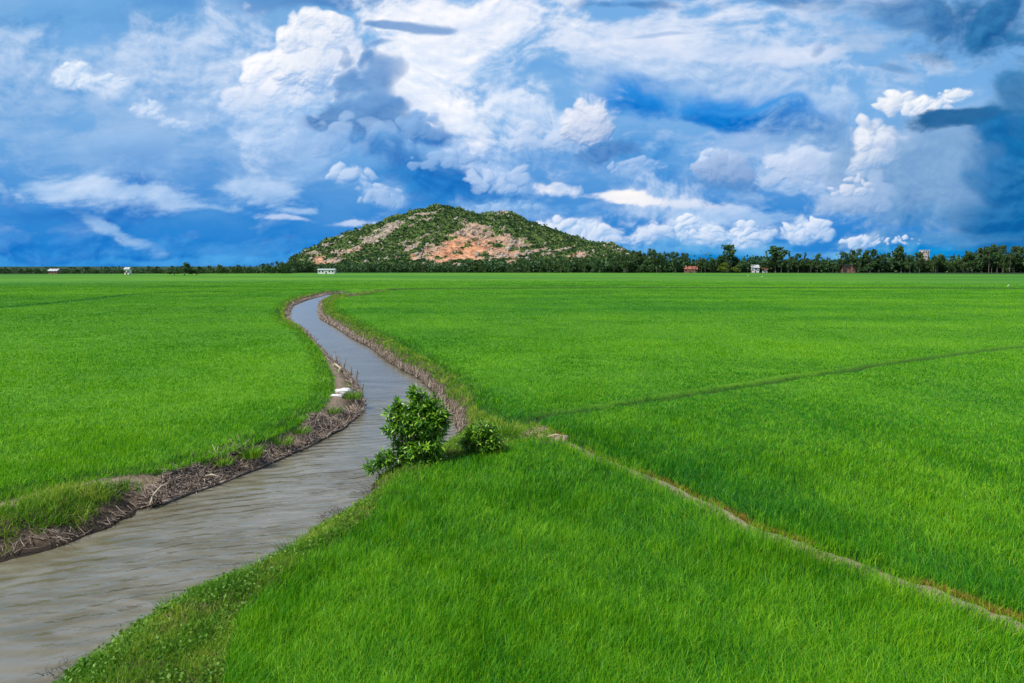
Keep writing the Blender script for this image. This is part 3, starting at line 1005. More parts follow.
Z = Z + tipf * 0.22
wd = np.maximum(0.0095, D * 0.00062) * (0.75 + 0.5 * rng.rand(N))
la = 0.5 + 3.0 * wind + 2.4 * fine + rng.randn(N) * 1.3
lean = np.clip(0.50 + 0.28 * rng.randn(N) + 0.6 * fine + 0.5 * wind, 0.05, 1.12) * np.where(D < 45, 1.0, 0.8)
fc = rng.rand(N) * np.pi
tint = 0.50 + 0.36 * big + 0.34 * mot * np.clip(30 / D, 0.3, 1) + 0.45 * bands * np.clip(D / 60, 0.1, 1.3) + rng.randn(N) * 0.31
tint += np.where(inL & (D < 80), 0.10, 0.0)
# taller rice beyond the path, its unlit face put in as blue green tint
tint -= np.where(inR, 0.34 * np.exp(-(pdist / 2.6) ** 2), 0.0)
ln *= np.where(inR, 1 + 0.25 * np.exp(-(pdist / 1.5) ** 2), 1.0)
# yellowing leaves where the crop meets the path
tint += np.where((pdist < 0.6) & (rng.rand(N) < 0.35), 0.5, 0.0)
tint -= 0.9 * np.exp(-(shade_d / 1.6) ** 2) + 0.25 * np.exp(-(gdist / 0.8) ** 2)  # shade of both gap lines painted into the blade tint
tint += np.where(rng.rand(N) < 0.035, 0.6, 0.0)
tint = np.clip(tint, 0, 1)
curl = np.clip(0.10 + 0.12 * rng.rand(N) + 0.25 * lean - 0.1, 0.0, 0.45)
sel_near = D < 34
for nm, msk, lab in (('rice_crop', inN & ~inR & ~inL, 'long leaning rice blades in the near paddy between the canal and the earth path'),
                     ('rice_crop', inR & ~inL, 'even green rice across the wide paddy beyond the earth path'),
                     ('rice_crop', inL, 'bright green rice of the paddy on the far bank of the canal')):
    parts = []
    for m_, ns in ((msk & sel_near, 3), (msk & ~sel_near & (D < 60), 2), (msk & (D >= 60), 1)):
        if m_.sum():
            parts.append(blades(X[m_], Y[m_], Z[m_], ln[m_], wd[m_], la[m_], lean[m_], fc[m_], ns, tint[m_], curl[m_]))
    blade_object(nm, parts, rice_mat, lab, 'rice crop')
del X, Y, Z, parts

# leaves gone yellow and brown where the tall rice stands along the trodden path
n = 5200
tpar = 1.5 + 12.0 * rng.rand(n) ** 0.7
i0 = np.minimum(tpar.astype(int), len(PATH) - 2)
pp = PATH[i0] + (PATH[i0 + 1] - PATH[i0]) * (tpar - i0)[:, None]
dd_ = PATH[i0 + 1] - PATH[i0]
nn_ = np.stack([-dd_[:, 1], dd_[:, 0]], 1) / np.linalg.norm(dd_, axis=1)[:, None]
pp = pp + nn_ * (0.17 + 0.14 * rng.rand(n))[:, None]
kp = perlin(pp[:, 0] * 0.6, pp[:, 1] * 0.6) + 0.5 * rng.rand(n) > 0.15
pp = pp[kp]
n = len(pp)
dry_mat = leaf_material('dry_rice_leaf', (0.14, 0.07, 0.02), (0.32, 0.20, 0.03), (0.48, 0.42, 0.05), trans=0.25)
blade_object('dry_rice_leaves', [blades(pp[:, 0], pp[:, 1], ground_z(pp[:, 0], pp[:, 1], np.full(n, 5.0)) - 0.01, 0.14 + 0.12 * rng.rand(n), np.full(n, 0.011), rng.rand(n) * 6.28, 0.5 + 0.4 * rng.rand(n), rng.rand(n) * 3.14, 2,
                              rng.rand(n), 0.2 * rng.rand(n))], dry_mat, 'yellow and brown withered rice leaves along the earth path', 'dry leaves')

# ------------------------------------------------------------------ leaves of trees and shrubs, in bulk
def leafcloud(C, size, rs, aspect=0.6, tint=None, up=0.35):
    """one kite-shaped leaf clump per centre; C (n,3), size (n,)"""
    n = len(C)
    d1 = rs.randn(n, 3)
    d1 /= np.linalg.norm(d1, axis=1)[:, None]
    d2 = rs.randn(n, 3)
    d2 -= (d1 * d2).sum(1)[:, None] * d1
    d2 /= np.linalg.norm(d2, axis=1)[:, None] + 1e-9
    s = np.asarray(size)[:, None]
    V = np.stack([C - d1 * s * 0.5, C - d1 * s * 0.05 + d2 * s * aspect * 0.5, C + d1 * s * 0.5, C - d1 * s * 0.05 - d2 * s * aspect * 0.5], 1)
    q = (np.arange(n) * 4)[:, None] + np.arange(4)[None]
    t = np.repeat((tint if tint is not None else rs.rand(n))[:, None], 4, 1)
    return V.reshape(-1, 3), q, t.ravel()


def clumps(rs, centres, radii, per, size, flat=0.8):
    C, Sz, Ti = [], [], []
    for (c, r) in zip(centres, radii):
        p = rs.randn(per, 3)
        p /= np.linalg.norm(p, axis=1)[:, None]
        p *= (rs.rand(per, 1) ** 0.45) * r
        p[:, 2] *= flat
        C.append(p + np.array(c))
        Sz.append(size * (0.6 + 0.8 * rs.rand(per)))
        Ti.append(np.clip(rs.rand() * 0.6 + 0.5 * rs.rand(per), 0, 1))
    return leafcloud(np.concatenate(C), np.concatenate(Sz), rs, tint=np.concatenate(Ti))


bark = simple('tree_bark', (0.10, 0.08, 0.065), (0.27, 0.23, 0.19), 3.0, stretch=(1, 1, 0.3))
fol_dark = leaf_material('foliage_dark', (0.024, 0.062, 0.024), (0.055, 0.125, 0.040), (0.11, 0.20, 0.06), trans=0.2)
fol_olive = leaf_material('foliage_olive', (0.025, 0.055, 0.016), (0.055, 0.11, 0.028), (0.11, 0.18, 0.045), trans=0.2)
fol_yellow = leaf_material('foliage_yellow', (0.06, 0.10, 0.012), (0.13, 0.19, 0.018), (0.22, 0.28, 0.03), trans=0.25)
fol_hill = leaf_material('foliage_hill', (0.018, 0.060, 0.022), (0.038, 0.105, 0.030), (0.11, 0.19, 0.045), trans=0.15)


def make_tree(seed, kind, h, fol):
    rs = np.random.RandomState(seed)
    root = empty('tree')
    tk = MB()
    cs, rr = [], []
    if kind == 'slender':
        top = (rs.randn() * 0.4, rs.randn() * 0.4, h * 0.96)
        tk.tube([(0, 0, -0.3), (top[0] * 0.3, top[1] * 0.3, h * 0.45), top], [h * 0.014, h * 0.010, 0.04], 6)
        for i in range(int(16 + rs.rand() * 5)):
            z = h * (0.30 + 0.66 * rs.rand() ** 0.8)
            w = h * 0.17 * (1.15 - abs(z / h - 0.66) * 1.6) * (0.35 + rs.rand())
            a = rs.rand() * 6.28
            p = (w * math.cos(a), w * math.sin(a), z)
            tk.tube([(0, 0, z - w * 0.8), p], [h * 0.005, 0.02], 4, cap=False)
            cs.append(p)
            rr.append(h * (0.06 + 0.06 * rs.rand()))
        per, size, fl = 75, h * 0.055, 0.8
    elif kind == 'column':
        tk.tube([(0, 0, -0.3), (0, 0, h * 0.5), (rs.randn() * 0.2, 0, h)], [h * 0.015, h * 0.01, 0.03], 6)
        for i in range(16):
            z = h * (0.12 + 0.85 * (i + rs.rand()) / 16)
            w = h * 0.10 * (1.2 - z / h) * (0.5 + rs.rand())
            a = rs.rand() * 6.28
            cs.append((w * math.cos(a), w * math.sin(a), z))
            rr.append(h * (0.05 + 0.05 * (1 - z / h)))
        per, size, fl = 40, h * 0.045, 1.1
    elif kind == 'round':
        tk.tube([(0, 0, -0.3), (0, 0, h * 0.35), (0.2, 0, h * 0.6)], [h * 0.03, h * 0.022, 0.08], 6)
        for i in range(20):
            a, e = rs.rand() * 6.28, rs.rand()
            w = h * 0.42 * math.sqrt(rs.rand())
            z = h * (0.28 + 0.58 * e * (1 - (w / (h * 0.55)) ** 2) + 0.04)
            p = (w * math.cos(a), w * math.sin(a), z)
            if i < 6:
                tk.tube([(0, 0, h * 0.3), p], [h * 0.012, 0.03], 4, cap=False)
            cs.append(p)
            rr.append(h * (0.11 + 0.08 * rs.rand()))
        per, size, fl = 85, h * 0.075, 0.75
    else:                                              # palm
        tk.tube([(0, 0, -0.3), (0.2, 0, h * 0.4), (0.6, 0, h * 0.86)], [0.22, 0.16, 0.12], 6)
        for i in range(15):
            a = 6.28 * i / 15 + rs.rand() * 0.3
            el_ = 0.9 - 1.2 * rs.rand()
            for q in range(7):
                t = (q + 1) / 7
                w = h * 0.32 * t
                cs.append((0.6 + w * math.cos(a), w * math.sin(a), h * 0.88 + w * el_ * 0.6 - (w * w) / h * 1.5))
                rr.append(h * 0.03)
        per, size, fl = 5, h * 0.06, 0.5
    tk.build('trunk', bark, root)
    V, q, t = clumps(rs, cs, rr, per, size, fl)
    mesh_np('crown', V, [q], fol, root, attrs={'tint': t})
    return root


def copy_tree(o, parent=None):
    c = o.copy()
    COL.objects.link(c)
    c.parent = parent
    for ch in o.children:
        copy_tree(ch, c)
    return c


PROTO = {}
used_proto = set()


def tree_at(kind, var, px, Y, h, label, group, fol='d', name='tree', ww=1.0):
    key = (kind, var, fol)
    if key not in PROTO:
        PROTO[key] = make_tree(hash((ord(kind[0]), var)) % 9999 + 5, kind, 10.0, {'d': fol_dark, 'o': fol_olive, 'y': fol_yellow}[fol])
    o = PROTO[key]
    if key in used_proto:
        o = copy_tree(o)
    used_proto.add(key)
    o.name = name
    s = h / 10.0
    o.location = ((px - 512.0) / FPX * Y, Y, 0)
    o.scale = (s * ww, s * ww, s)
    o.rotation_euler = (0, 0, RT.rand() * 6.28)
    tag(o, label, 'tree', group)
    return o


RT = np.random.RandomState(5)


def interp(x, pts):
    return float(np.interp(x, [p[0] for p in pts], [p[1] for p in pts]))


def hgt(py, Y):
    return CAMH + (HOR - py) / FPX * Y


# ------------------------------------------------------------------ the hill
ridge = [(262, 270), (280, 266), (290, 262), (293, 256), (310, 250), (330, 240.5), (350, 232), (370, 226), (390, 219), (410, 213), (425, 208.5), (436, 206), (445, 206), (455, 208), (470, 211), (482, 214), (494, 214),
         (500, 213), (508, 213.2), (515, 215.5), (530, 221), (545, 226), (560, 231), (575, 237), (588, 242), (598, 243), (606, 242.5), (618, 247), (628, 251), (645, 256), (665, 262), (690, 268), (710, 272)]
Y0, YR, Y1 = 900.0, 1200.0, 1560.0
hx = np.linspace(256, 716, 620)
hy = np.concatenate([np.linspace(Y0, YR, 190), np.linspace(YR, Y1, 50)[1:]])
HX, HY = np.meshgrid(hx, hy, indexing='ij')
WXx = (HX - 512) / FPX * HY
rz = np.array([interp(x, ridge) for x in hx])
Hr = CAMH + (HOR - rz) / FPX * YR - 2.5
ft = (HY - Y0) / (YR - Y0)
prof = np.where(HY <= YR, np.clip(ft, 0, 1) ** 1.12, 1 - sstep(0, 1, (HY - YR) / (Y1 - YR)))
crag = fbm(WXx / 34 + HY / 60, HY / 26 - WXx / 90, 6, 0.58, seed=41)
led = 1 - 2 * np.abs(fbm(WXx / 60 - HY / 90, HY / 30 + WXx / 55, 5, 0.55, seed=42))
HZ = Hr[:, None] * prof + (crag * 13 + (led - 0.6) * 9) * np.clip(prof * 2.2, 0, 1) * np.where(HY < YR, np.clip((1.03 - ft) * 4, 0.22, 1), 1) * np.clip(Hr[:, None] / 30, 0, 1)
HZ = np.where(prof * Hr[:, None] < 1.0, -1.0, HZ)
# where each spot of the slope stands in the survey picture: bare rock follows it
SPY = HOR - (HZ - CAMH) / HY * FPX
SPX = HX
rk = fbm(SPX / 16 + SPY / 14, SPY / 4.5 + SPX / 40, 6, 0.62, seed=43)
rockm = np.zeros_like(HZ)
orange = np.zeros_like(HZ)
for px, py, rx, ry, rot, wgt, og in ((462, 252, 36, 11, 12, 1.7, 1.15), (452, 246, 20, 8, 30, 1.3, 1.0), (505, 251, 24, 10, -30, 1.3, .6), (538, 249, 22, 7, -12, .85, .3), (408, 257, 14, 4, 15, .9, .9), (482, 238, 20, 9, -10, .8, .25), (478, 228, 16, 7, -20, .7, .35),
                                     (326, 248, 13, 8, 25, 1.0, .1), (322, 260, 14, 6, 10, .9, .8), (392, 232, 26, 6, 25, 1.0, .1), (372, 238, 22, 5, 25, .9, .05), (420, 242, 26, 4, 22, .9, .15), (395, 250, 24, 4, 20, .55, .35), (352, 254, 18, 6, 15, .75, .5),
                                     (608, 247, 14, 5, -10, 1.1, .15), (568, 256, 22, 5, -5, .6, .4), (575, 254, 10, 6, 0, .8, .7), (505, 213, 10, 4, 0, .9, .1), (478, 214, 8, 3, 0, .7, .1), (418, 220, 26, 4, 18, .6, .1), (530, 232, 30, 4, -20, .4, .2), (452, 208, 8, 2, 0, .4, .0)):
    ca, sa = math.cos(R(rot)), math.sin(R(rot))
    dx, dy = SPX - px, -(SPY - py)
    q = ((dx * ca + dy * sa) / rx) ** 2 + ((-dx * sa + dy * ca) / ry) ** 2
    b = np.exp(-q * 0.7)
    rockm += b * wgt
    orange = np.maximum(orange, b * og)
rock = sstep(0.50, 0.74, np.minimum(rockm, 1.5) * 0.60 + rk * 1.5 - 0.06)
nx_, ny_ = HX.shape
ii = np.arange(nx_ * ny_).reshape(nx_, ny_)
hq = np.stack([ii[:-1, :-1], ii[1:, :-1], ii[1:, 1:], ii[:-1, 1:]], -1).reshape(-1, 4)
T = material('hill_ground', 0.9, 0.15)
P = T.n('ShaderNodeNewGeometry').outputs['Position']
n1 = T.noise(T.mapping(P, rot=(0, R(24), 0), scale=(1, 0.6, 2.6)), 0.09, 8, 0.68, dist=0.6)
n2 = T.noise(P, 0.35, 6, 0.65)
grey = T.mix(T.ramp(n1, 0.34, 0.66), (0.15, 0.13, 0.105), (0.48, 0.42, 0.33))
ora = T.mix(T.ramp(n1, 0.36, 0.6), (0.30, 0.14, 0.08), (0.70, 0.35, 0.19))
rc = T.mix(attr(T, 'orange'), grey, ora)
rc = T.mix(T.ramp(n2, 0.60, 0.72), rc, (0.08, 0.075, 0.07))
gr = T.mix(T.ramp(n2, 0.35, 0.65), (0.028, 0.075, 0.018), (0.14, 0.19, 0.05))
T.put(T.b.inputs['Base Color'], T.mix(T.ramp(attr(T, 'rock'), 0.35, 0.6), gr, rc))
bump(T, T.math('ADD', n1, T.math('MULTIPLY', n2, 0.5)), 3.0)
o = mesh_np('hill', np.stack([WXx, HY, HZ], -1).reshape(-1, 3), [hq], T.m, attrs={'rock': rock.ravel(), 'orange': np.clip(orange + 0.15 * rk, 0, 1).ravel()}, smooth=False)
tag(o, 'long rocky hill with orange bare rock faces and green scrub', 'hill', kind='structure')

# scrub and boulders on the hill: nobody could count them
rs = np.random.RandomState(31)
front = (HY < YR + 40) & (HZ > 2)
pr = (front * (1.02 - rock) ** 1.5 * (0.55 + 0.9 * np.clip(0.5 + fbm(WXx / 22, HY / 22, 3, seed=44), 0, 1))).ravel()
pick = rs.choice(len(pr), 27000, p=pr / pr.sum())
pc = np.stack([WXx.ravel()[pick], HY.ravel()[pick], HZ.ravel()[pick]], 1) + rs.randn(27000, 3) * (1.2, 1.2, 0.1)
sz = (0.8 + 1.7 * rs.rand(27000) ** 2.0)
per = 12
off = rs.randn(27000, per, 3)
off /= np.linalg.norm(off, axis=2)[..., None]
off *= (0.5 + 0.5 * rs.rand(27000, per, 1)) * sz[:, None, None]
off[..., 2] = np.abs(off[..., 2]) * 0.95
Cc = (pc[:, None] + off).reshape(-1, 3)
tt_ = np.clip(rs.rand(27000)[:, None] * 0.5 + 0.35 * rs.rand(27000, per), 0, 1).ravel()
V, q, t = leafcloud(Cc, np.repeat(sz, per) * 0.95, rs, 0.75, tt_)
o = mesh_np('hill_scrub', V, [q], fol_hill, attrs={'tint': t})
tag(o, 'dark green scrub and low trees covering the rocky hill', 'scrub', kind='stuff')

rock_mat = simple('boulder_rock', (0.19, 0.17, 0.14), (0.46, 0.42, 0.34), 0.4, 0.9, island=0.45)
pr = (front * (1 - 0.85 * np.clip(orange, 0, 1)) * (0.06 + rock * (0.5 + np.clip(rk, -0.3, 0.6)))).ravel()
pick = rs.choice(len(pr), 1500, p=pr / pr.sum())
pc = np.stack([WXx.ravel()[pick], HY.ravel()[pick], HZ.ravel()[pick]], 1)
ico = np.array([(0, -.525, .85), (0, .525, .85), (0, -.525, -.85), (0, .525, -.85), (.85, 0, .525), (.85, 0, -.525), (-.85, 0, .525), (-.85, 0, -.525), (-.525, .85, 0), (.525, .85, 0), (-.525, -.85, 0), (.525, -.85, 0)])
icf = np.array([(0, 4, 1), (1, 4, 9), (9, 4, 5), (5, 4, 11), (11, 4, 0), (0, 1, 6), (6, 1, 8), (8, 1, 9), (8, 9, 3), (3, 9, 5), (3, 5, 2), (2, 5, 11), (2, 11, 10), (10, 11, 0), (10, 0, 6), (10, 6, 7), (7, 6, 8), (7, 8, 3), (7, 3, 2), (10, 7, 2)])[:, ::-1]
bs = 0.8 + 2.6 * rs.rand(1500) ** 3
bv = pc[:, None] + ico[None] * bs[:, None, None] * (0.7 + 0.6 * rs.rand(1500, 12, 1)) * (0.7 + 0.6 * rs.rand(1500, 1, 3))
bf = (np.arange(1500) * 12)[:, None, None] + icf[None]
o = mesh_np('hill_boulders', bv.reshape(-1, 3), [bf.reshape(-1, 3)], rock_mat)
tag(o, 'weathered granite boulders strewn over the hillside', 'boulders', kind='stuff')

# ------------------------------------------------------------------ houses in the treeline
wall_white = simple('white_render', (0.66, 0.66, 0.64), (0.80, 0.80, 0.78), 1.0)
wall_pink = simple('pink_render', (0.58, 0.46, 0.43), (0.68, 0.58, 0.55), 1.0)
wall_brown = simple('brown_brick', (0.24, 0.12, 0.08), (0.34, 0.19, 0.13), 2.0)
roof_red = simple('red_tin_roof', (0.33, 0.10, 0.07), (0.46, 0.17, 0.12), 1.0, 0.5)
roof_grey = simple('grey_tin_roof', (0.38, 0.40, 0.42), (0.62, 0.64, 0.66), 1.0, 0.4)
dark_open = simple('dark_window', (0.02, 0.025, 0.03), (0.05, 0.055, 0.06), 2.0, 0.2, 0.5)
wood_door = simple('wooden_door', (0.10, 0.06, 0.04), (0.16, 0.10, 0.06), 4.0, 0.5)


def house(px, Y, w, d, h, wall, roof, nwin, label, floors=1, flat=False, name='house', pitch=0.32):
    x = (px - 512) / FPX * Y
    root = empty(name, (x, Y, 0))
    tag(root, label, 'house' if name != 'storage_shed' else 'shed')
    MB().box(-w / 2, -d / 2, -0.2, w / 2, d / 2, h).build('wall', wall, root)
    m = MB()
    if flat:
        m.box(-w / 2 - 0.2, -d / 2 - 0.2, h + 0.003, w / 2 + 0.2, d / 2 + 0.2, h + 0.35)
    else:
        e, rh = 0.5, d * pitch
        a = [(-w / 2 - e, -d / 2 - e, h - 0.12), (w / 2 + e, -d / 2 - e, h - 0.12), (w / 2 + e, 0, h + rh), (-w / 2 - e, 0, h + rh), (w / 2 + e, d / 2 + e, h - 0.12), (-w / 2 - e, d / 2 + e, h - 0.12)]
        b = [(p[0], p[1], p[2] + 0.14) for p in a]
        m.add(a + b, [(0, 3, 2, 1), (3, 5, 4, 2), (6, 7, 8, 9), (9, 8, 10, 11), (0, 1, 7, 6), (4, 5, 11, 10), (1, 2, 8, 7), (2, 4, 10, 8), (3, 0, 6, 9), (5, 3, 9, 11)])
        m.add([(-w / 2 + .01, -d / 2 + .01, h - .01), (-w / 2 + .01, d / 2 - .01, h - .01), (-w / 2 + .01, 0, h + rh - .1), (w / 2 - .01, -d / 2 + .01, h - .01), (w / 2 - .01, d / 2 - .01, h - .01), (w / 2 - .01, 0, h + rh - .1)], [(0, 2, 1), (3, 4, 5)])
    m.build('roof', roof, root)
    fh = h / floors
    for fl in range(floors):
        for k in range(nwin):
            if fl == 0 and k == nwin // 2:
                continue
            cx = -w / 2 + w * (k + 0.5) / nwin
            z = fl * fh + fh * 0.42
            f = MB().box(cx - 0.6, -d / 2 - 0.06, z, cx + 0.6, -d / 2 - 0.003, z + min(1.3, fh * 0.42)).build('window', dark_open, root)
    cx = -w / 2 + w * (nwin // 2 + 0.5) / nwin
    MB().box(cx - 0.55, -d / 2 - 0.08, 0, cx + 0.55, -d / 2 - 0.004, 2.1).build('door', wood_door, root)
    return root


house(328, 545, 13.0, 6, 3.6, wall_white, roof_grey, 5, 'long low white building at the left foot of the hill', name='storage_shed', pitch=0.10)
house(130, 500, 3.2, 4, 4.2, wall_white, roof_grey, 3, 'small upright white hut in the low treeline left of the round dark tree', name='house')
house(57, 550, 7.0, 5, 2.6, wall_brown, roof_grey, 3, 'low grey roofed house at the far left of the treeline')
house(689, 645, 12.0, 8, 3.6, wall_brown, roof_red, 4, 'brown barn with a wide rusty red roof in the treeline right of the hill')
house(703, 669, 6.0, 6, 4.6, wall_pink, roof_red, 3, 'pink walled house with a red roof beside the brown barn')
house(753, 645, 7.0, 6, 5.0, wall_white, roof_grey, 3, 'white gabled house beside the yellow green trees', pitch=0.42)
house(763, 645, 4.5, 5, 3.4, wall_white, roof_red, 3, 'small white annex with a red roof beside the white gabled house')
house(846, 645, 15.0, 8, 7.4, wall_brown, roof_grey, 5, 'brown two storey building with a pale roof in the right treeline', floors=2, flat=True)
house(921, 667, 6.5, 6, 21.5, wall_pink, wall_white, 3, 'tall narrow pink and white building rising among the right hand trees', floors=5, flat=True)
house(966, 677, 6.0, 6, 5.5, wall_white, roof_grey, 3, 'white house half hidden under the wide right hand trees')

# ------------------------------------------------------------------ the treeline, tree by tree
# unique trees first
U = [('round', 1, 186, 452, 9.0, 'd', 'dark rounded tree standing in front of the low treeline on the left', 1.3),
     ('round', 2, 176, 458, 5.2, 'd', 'low dark bush tree touching the left side of the rounded dark tree', 2.1),
     ('round', 3, 198, 458, 4.6, 'd', 'low dark bush tree touching the right side of the rounded dark tree', 2.1),
     ('round', 1, 722, 600, 9.5, 'y', 'yellow green bushy tree in front of the dark right hand treeline', 1.2),
     ('round', 2, 735, 603, 7.5, 'y', 'lower yellow green bushy tree right of the first yellow one', 1.1),
     ('slender', 1, 727, 640, 26, 'd', 'tallest bushy headed tree rising behind the yellow green trees', 1.5),
     ('slender', 2, 774, 640, 25, 'd', 'tall full crowned tree right of the white gabled house', 1.6),
     ('round', 1, 899, 640, 26, 'd', 'tall pointed broad tree left of the tall pink building', 0.75),
     ('round', 2, 1010, 640, 25, 'd', 'great wide dark tree at the right end of the treeline', 1.25),
     ('round', 3, 983, 645, 23, 'd', 'broad dark tree next to the great wide tree at the right end', 1.2),
     ('round', 1, 935, 640, 17.5, 'o', 'rounded olive tree just right of the tall pink building', 1.1),
     ('slender', 3, 841, 640, 20, 'd', 'tall bare stemmed tree over the pale roofed brown building', 1.0),
     ('slender', 1, 853, 640, 22, 'd', 'tall bare stemmed tree at the right end of the pale roofed brown building', 1.0),
     ('slender', 2, 868, 640, 22, 'd', 'tall forked tree right of the pale roofed brown building', 1.2),
     ('round', 2, 297, 640, 15, 'd', 'dark round tree marking the left end of the hill', 0.9),
     ('round', 3, 309, 640, 12.5, 'd', 'dark tree behind the left end of the long low white building', 0.9)]
for k, v, px, Y, h, fol, lab, ww in U:
    tree_at(k, v, px, Y, h, lab, 'far trees', fol, ww=ww)
top_r = [(640, 250), (660, 250), (680, 251), (695, 256), (710, 257), (720, 250), (735, 254), (745, 260), (755, 256), (765, 252), (785, 250), (797, 255), (812, 252), (825, 258), (840, 256), (855, 252), (870, 254), (885, 253),
         (900, 252), (915, 253), (935, 256), (950, 256), (965, 250), (985, 247), (1005, 246), (1024, 248), (1060, 248)]
kinds = {('slender', 'd'): 'slender dark', ('column', 'd'): 'narrow dark', ('round', 'd'): 'bushy dark', ('slender', 'o'): 'slender olive', ('column', 'o'): 'narrow olive', ('round', 'o'): 'bushy olive', ('palm', 'o'): 'small palm'}
n_t = 0
for i in range(136):
    px = 622 + (1058 - 622) * (i + RT.rand() * 0.9) / 136
    Y = 622 + 50 * RT.rand()
    k = RT.choice(['slender', 'slender', 'column', 'round'])
    fol = RT.choice(['d', 'd', 'o'])
    ty = interp(px, top_r) - 1.5 + RT.rand() ** 1.5 * 10
    h = hgt(ty, Y)
    if k == 'round':
        h *= 0.8
    if 746 < px < 768 or 837 < px < 855 or 682 < px < 700:
        Y = 660 + 20 * RT.rand()
    zone = ('between the hill and the rusty roofed barn' if px < 684 else 'between the rusty roofed barn and the white gabled house' if px < 750 else 'between the white gabled house and the brown building' if px < 838
            else 'between the pale roofed brown building and the pink tower building' if px < 915 else 'right of the tall pink building')
    zone = ('tall ' if h > 19 else 'lower ', zone.replace('pale roofed brown building', 'brown building').replace('rusty roofed barn', 'rusty barn'))
    tree_at(k, RT.randint(1, 5), px, Y, h, '%s%s tree %s' % (zone[0], kinds[(k, fol)], zone[1]), 'treeline right of the hill', fol, ww=0.9 if k != 'round' else 0.95)
for i in range(92):
    px = 286 + (640 - 286) * (i + RT.rand() * 0.9) / 92
    Y = 615 + 60 * RT.rand()
    k = RT.choice(['column', 'column', 'slender', 'round'])
    fol = RT.choice(['d', 'o', 'o'])
    base = interp(px, [(286, 264), (340, 264), (400, 261.5), (440, 262), (500, 260), (560, 257), (610, 253), (640, 252)])
    h = hgt(base + RT.rand() * 5, Y)
    if 316 < px < 340:
        h *= 0.9
    tree_at(k, RT.randint(1, 5), px, Y, h, '%s tree in the row %s' % (kinds[(k, fol)], 'at the left foot of the hill' if px < 345 else 'below the orange cliff of the hill' if px < 480 else 'below the grey rocks right of the orange cliff' if px < 585 else 'where the hill runs out on the right'), 'trees along the foot of the hill', fol, ww=1.05)
for i in range(78):
    px = -30 + (292 + 30) * (i + RT.rand() * 0.9) / 78
    Y = 520 + 70 * RT.rand()
    k = RT.choice(['round', 'round', 'column', 'palm', 'slender'])
    fol = 'o' if k == 'palm' else RT.choice(['d', 'd', 'o'])
    h = hgt(interp(px, [(0, 268.5), (100, 268), (200, 267), (240, 266), (292, 262.5)]) + RT.rand() ** 1.4 * 4.0 - 2.2, Y)
    tree_at(k, RT.randint(1, 4), px, Y, max(h, 2.5), '%s tree in the low treeline %s' % (kinds[(k, fol)], 'left of the white hut' if px < 128 else 'between the white hut and the round dark tree' if px < 185 else 'between the round dark tree and the hill'), 'low treeline left of the hill', fol, ww=1.0)

# undergrowth that closes the foot of the treeline
rs = np.random.RandomState(77)
n = 9000
px = rs.rand(n) * 1180 - 70
Yb = np.interp(px, [0, 290, 300, 1024], [560, 580, 640, 645]) + rs.rand(n) * 25
hb = np.interp(px, [0, 240, 300, 620, 660, 1024], [4.4, 4.8, 7.5, 15.0, 15.0, 16.0]) * (0.35 + 0.65 * rs.rand(n) ** 1.5)
per = 12
base = np.stack([(px - 512) / FPX * Yb, Yb, hb * 0.45], 1)
off = rs.randn(n, per, 3) * np.stack([0.6 + hb * 0.12, 0.6 + hb * 0.12, hb * 0.26], 1)[:, None]
V, q, t = leafcloud((base[:, None] + off).reshape(-1, 3), np.repeat(0.5 + hb * 0.16, per), rs, 0.8, np.clip(rs.rand(n * per) * 0.7, 0, 1))
o = mesh_np('undergrowth', V, [q], fol_dark, attrs={'tint': t})
tag(o, 'dark undergrowth closing the foot of the far treeline', 'undergrowth', kind='stuff')

# ------------------------------------------------------------------ the banks: weeds, brushwood, stakes, driftwood, bushes
rs = np.random.RandomState(91)
verge_mat = leaf_material('verge_grass', (0.045, 0.18, 0.010), (0.14, 0.34, 0.016), (0.36, 0.46, 0.06))
weed_mat = leaf_material('weed_leaf', (0.045, 0.15, 0.015), (0.13, 0.30, 0.025), (0.26, 0.42, 0.08))
straw_mat = leaf_material('dry_stalk', (0.09, 0.065, 0.045), (0.22, 0.17, 0.12), (0.42, 0.35, 0.26), trans=0.1)

# candidate spots along the canal
n = 1500000
Dv = 8.0 * (190 / 8.0) ** rs.rand(n)
Av = (rs.rand(n) * 2 - 1) * R(43)
vx, vy = Dv * np.sin(Av), Dv * np.cos(Av)
ok = (vx < 12) & (vy > 0)
vx, vy, Dv = vx[ok], vy[ok], Dv[ok]
vd = canal_d(vx, vy)
ok = (vd > 0.05) & (vd < 4.5) & ~(inside(vx, vy, EL) | inside(vx, vy, ER) | inside(vx, vy, ENR))
vx, vy, vd, Dv = vx[ok], vy[ok], vd[ok], Dv[ok]
dl, tl = polydist(vx, vy, np.array(Lw), want_t=True)
dr = polydist(vx, vy, np.array(Rw))
left = dl < dr
near = (~left) & (vy < 25.5)
farr = (~left) & ~near
muddy_left = left & (tl < 5.3)                         # the open mud bank at the picture's left edge
brush_left = left & (tl >= 5.3) & (tl < 15.5)
pn = fbm(vx * 0.9, vy * 0.9, 4, 0.6, seed=51)
eld_ = polydist(vx, vy, np.array(EL[:16]))
pden = np.where(near, sstep(0.05, 0.5, vd + pn * 0.6) * (0.75 + 0.9 * pn), 0)
pden = np.where(farr, sstep(0.30, 0.65, vd + pn * 0.7) * 1.0, pden)
pden = np.where(muddy_left, sstep(0.32, 0.75, vd + pn * 0.8) * sstep(-0.35, 0.1, pn + 0.15) * sstep(0.35, 0.8, eld_ + 0.7 * pn), pden)
pden = np.where(brush_left, sstep(0.6, 1.0, vd + pn * 0.5) * sstep(0.05, 0.3, pn) * 0.7 * sstep(0.3, 0.7, eld_ + 0.5 * pn), pden)
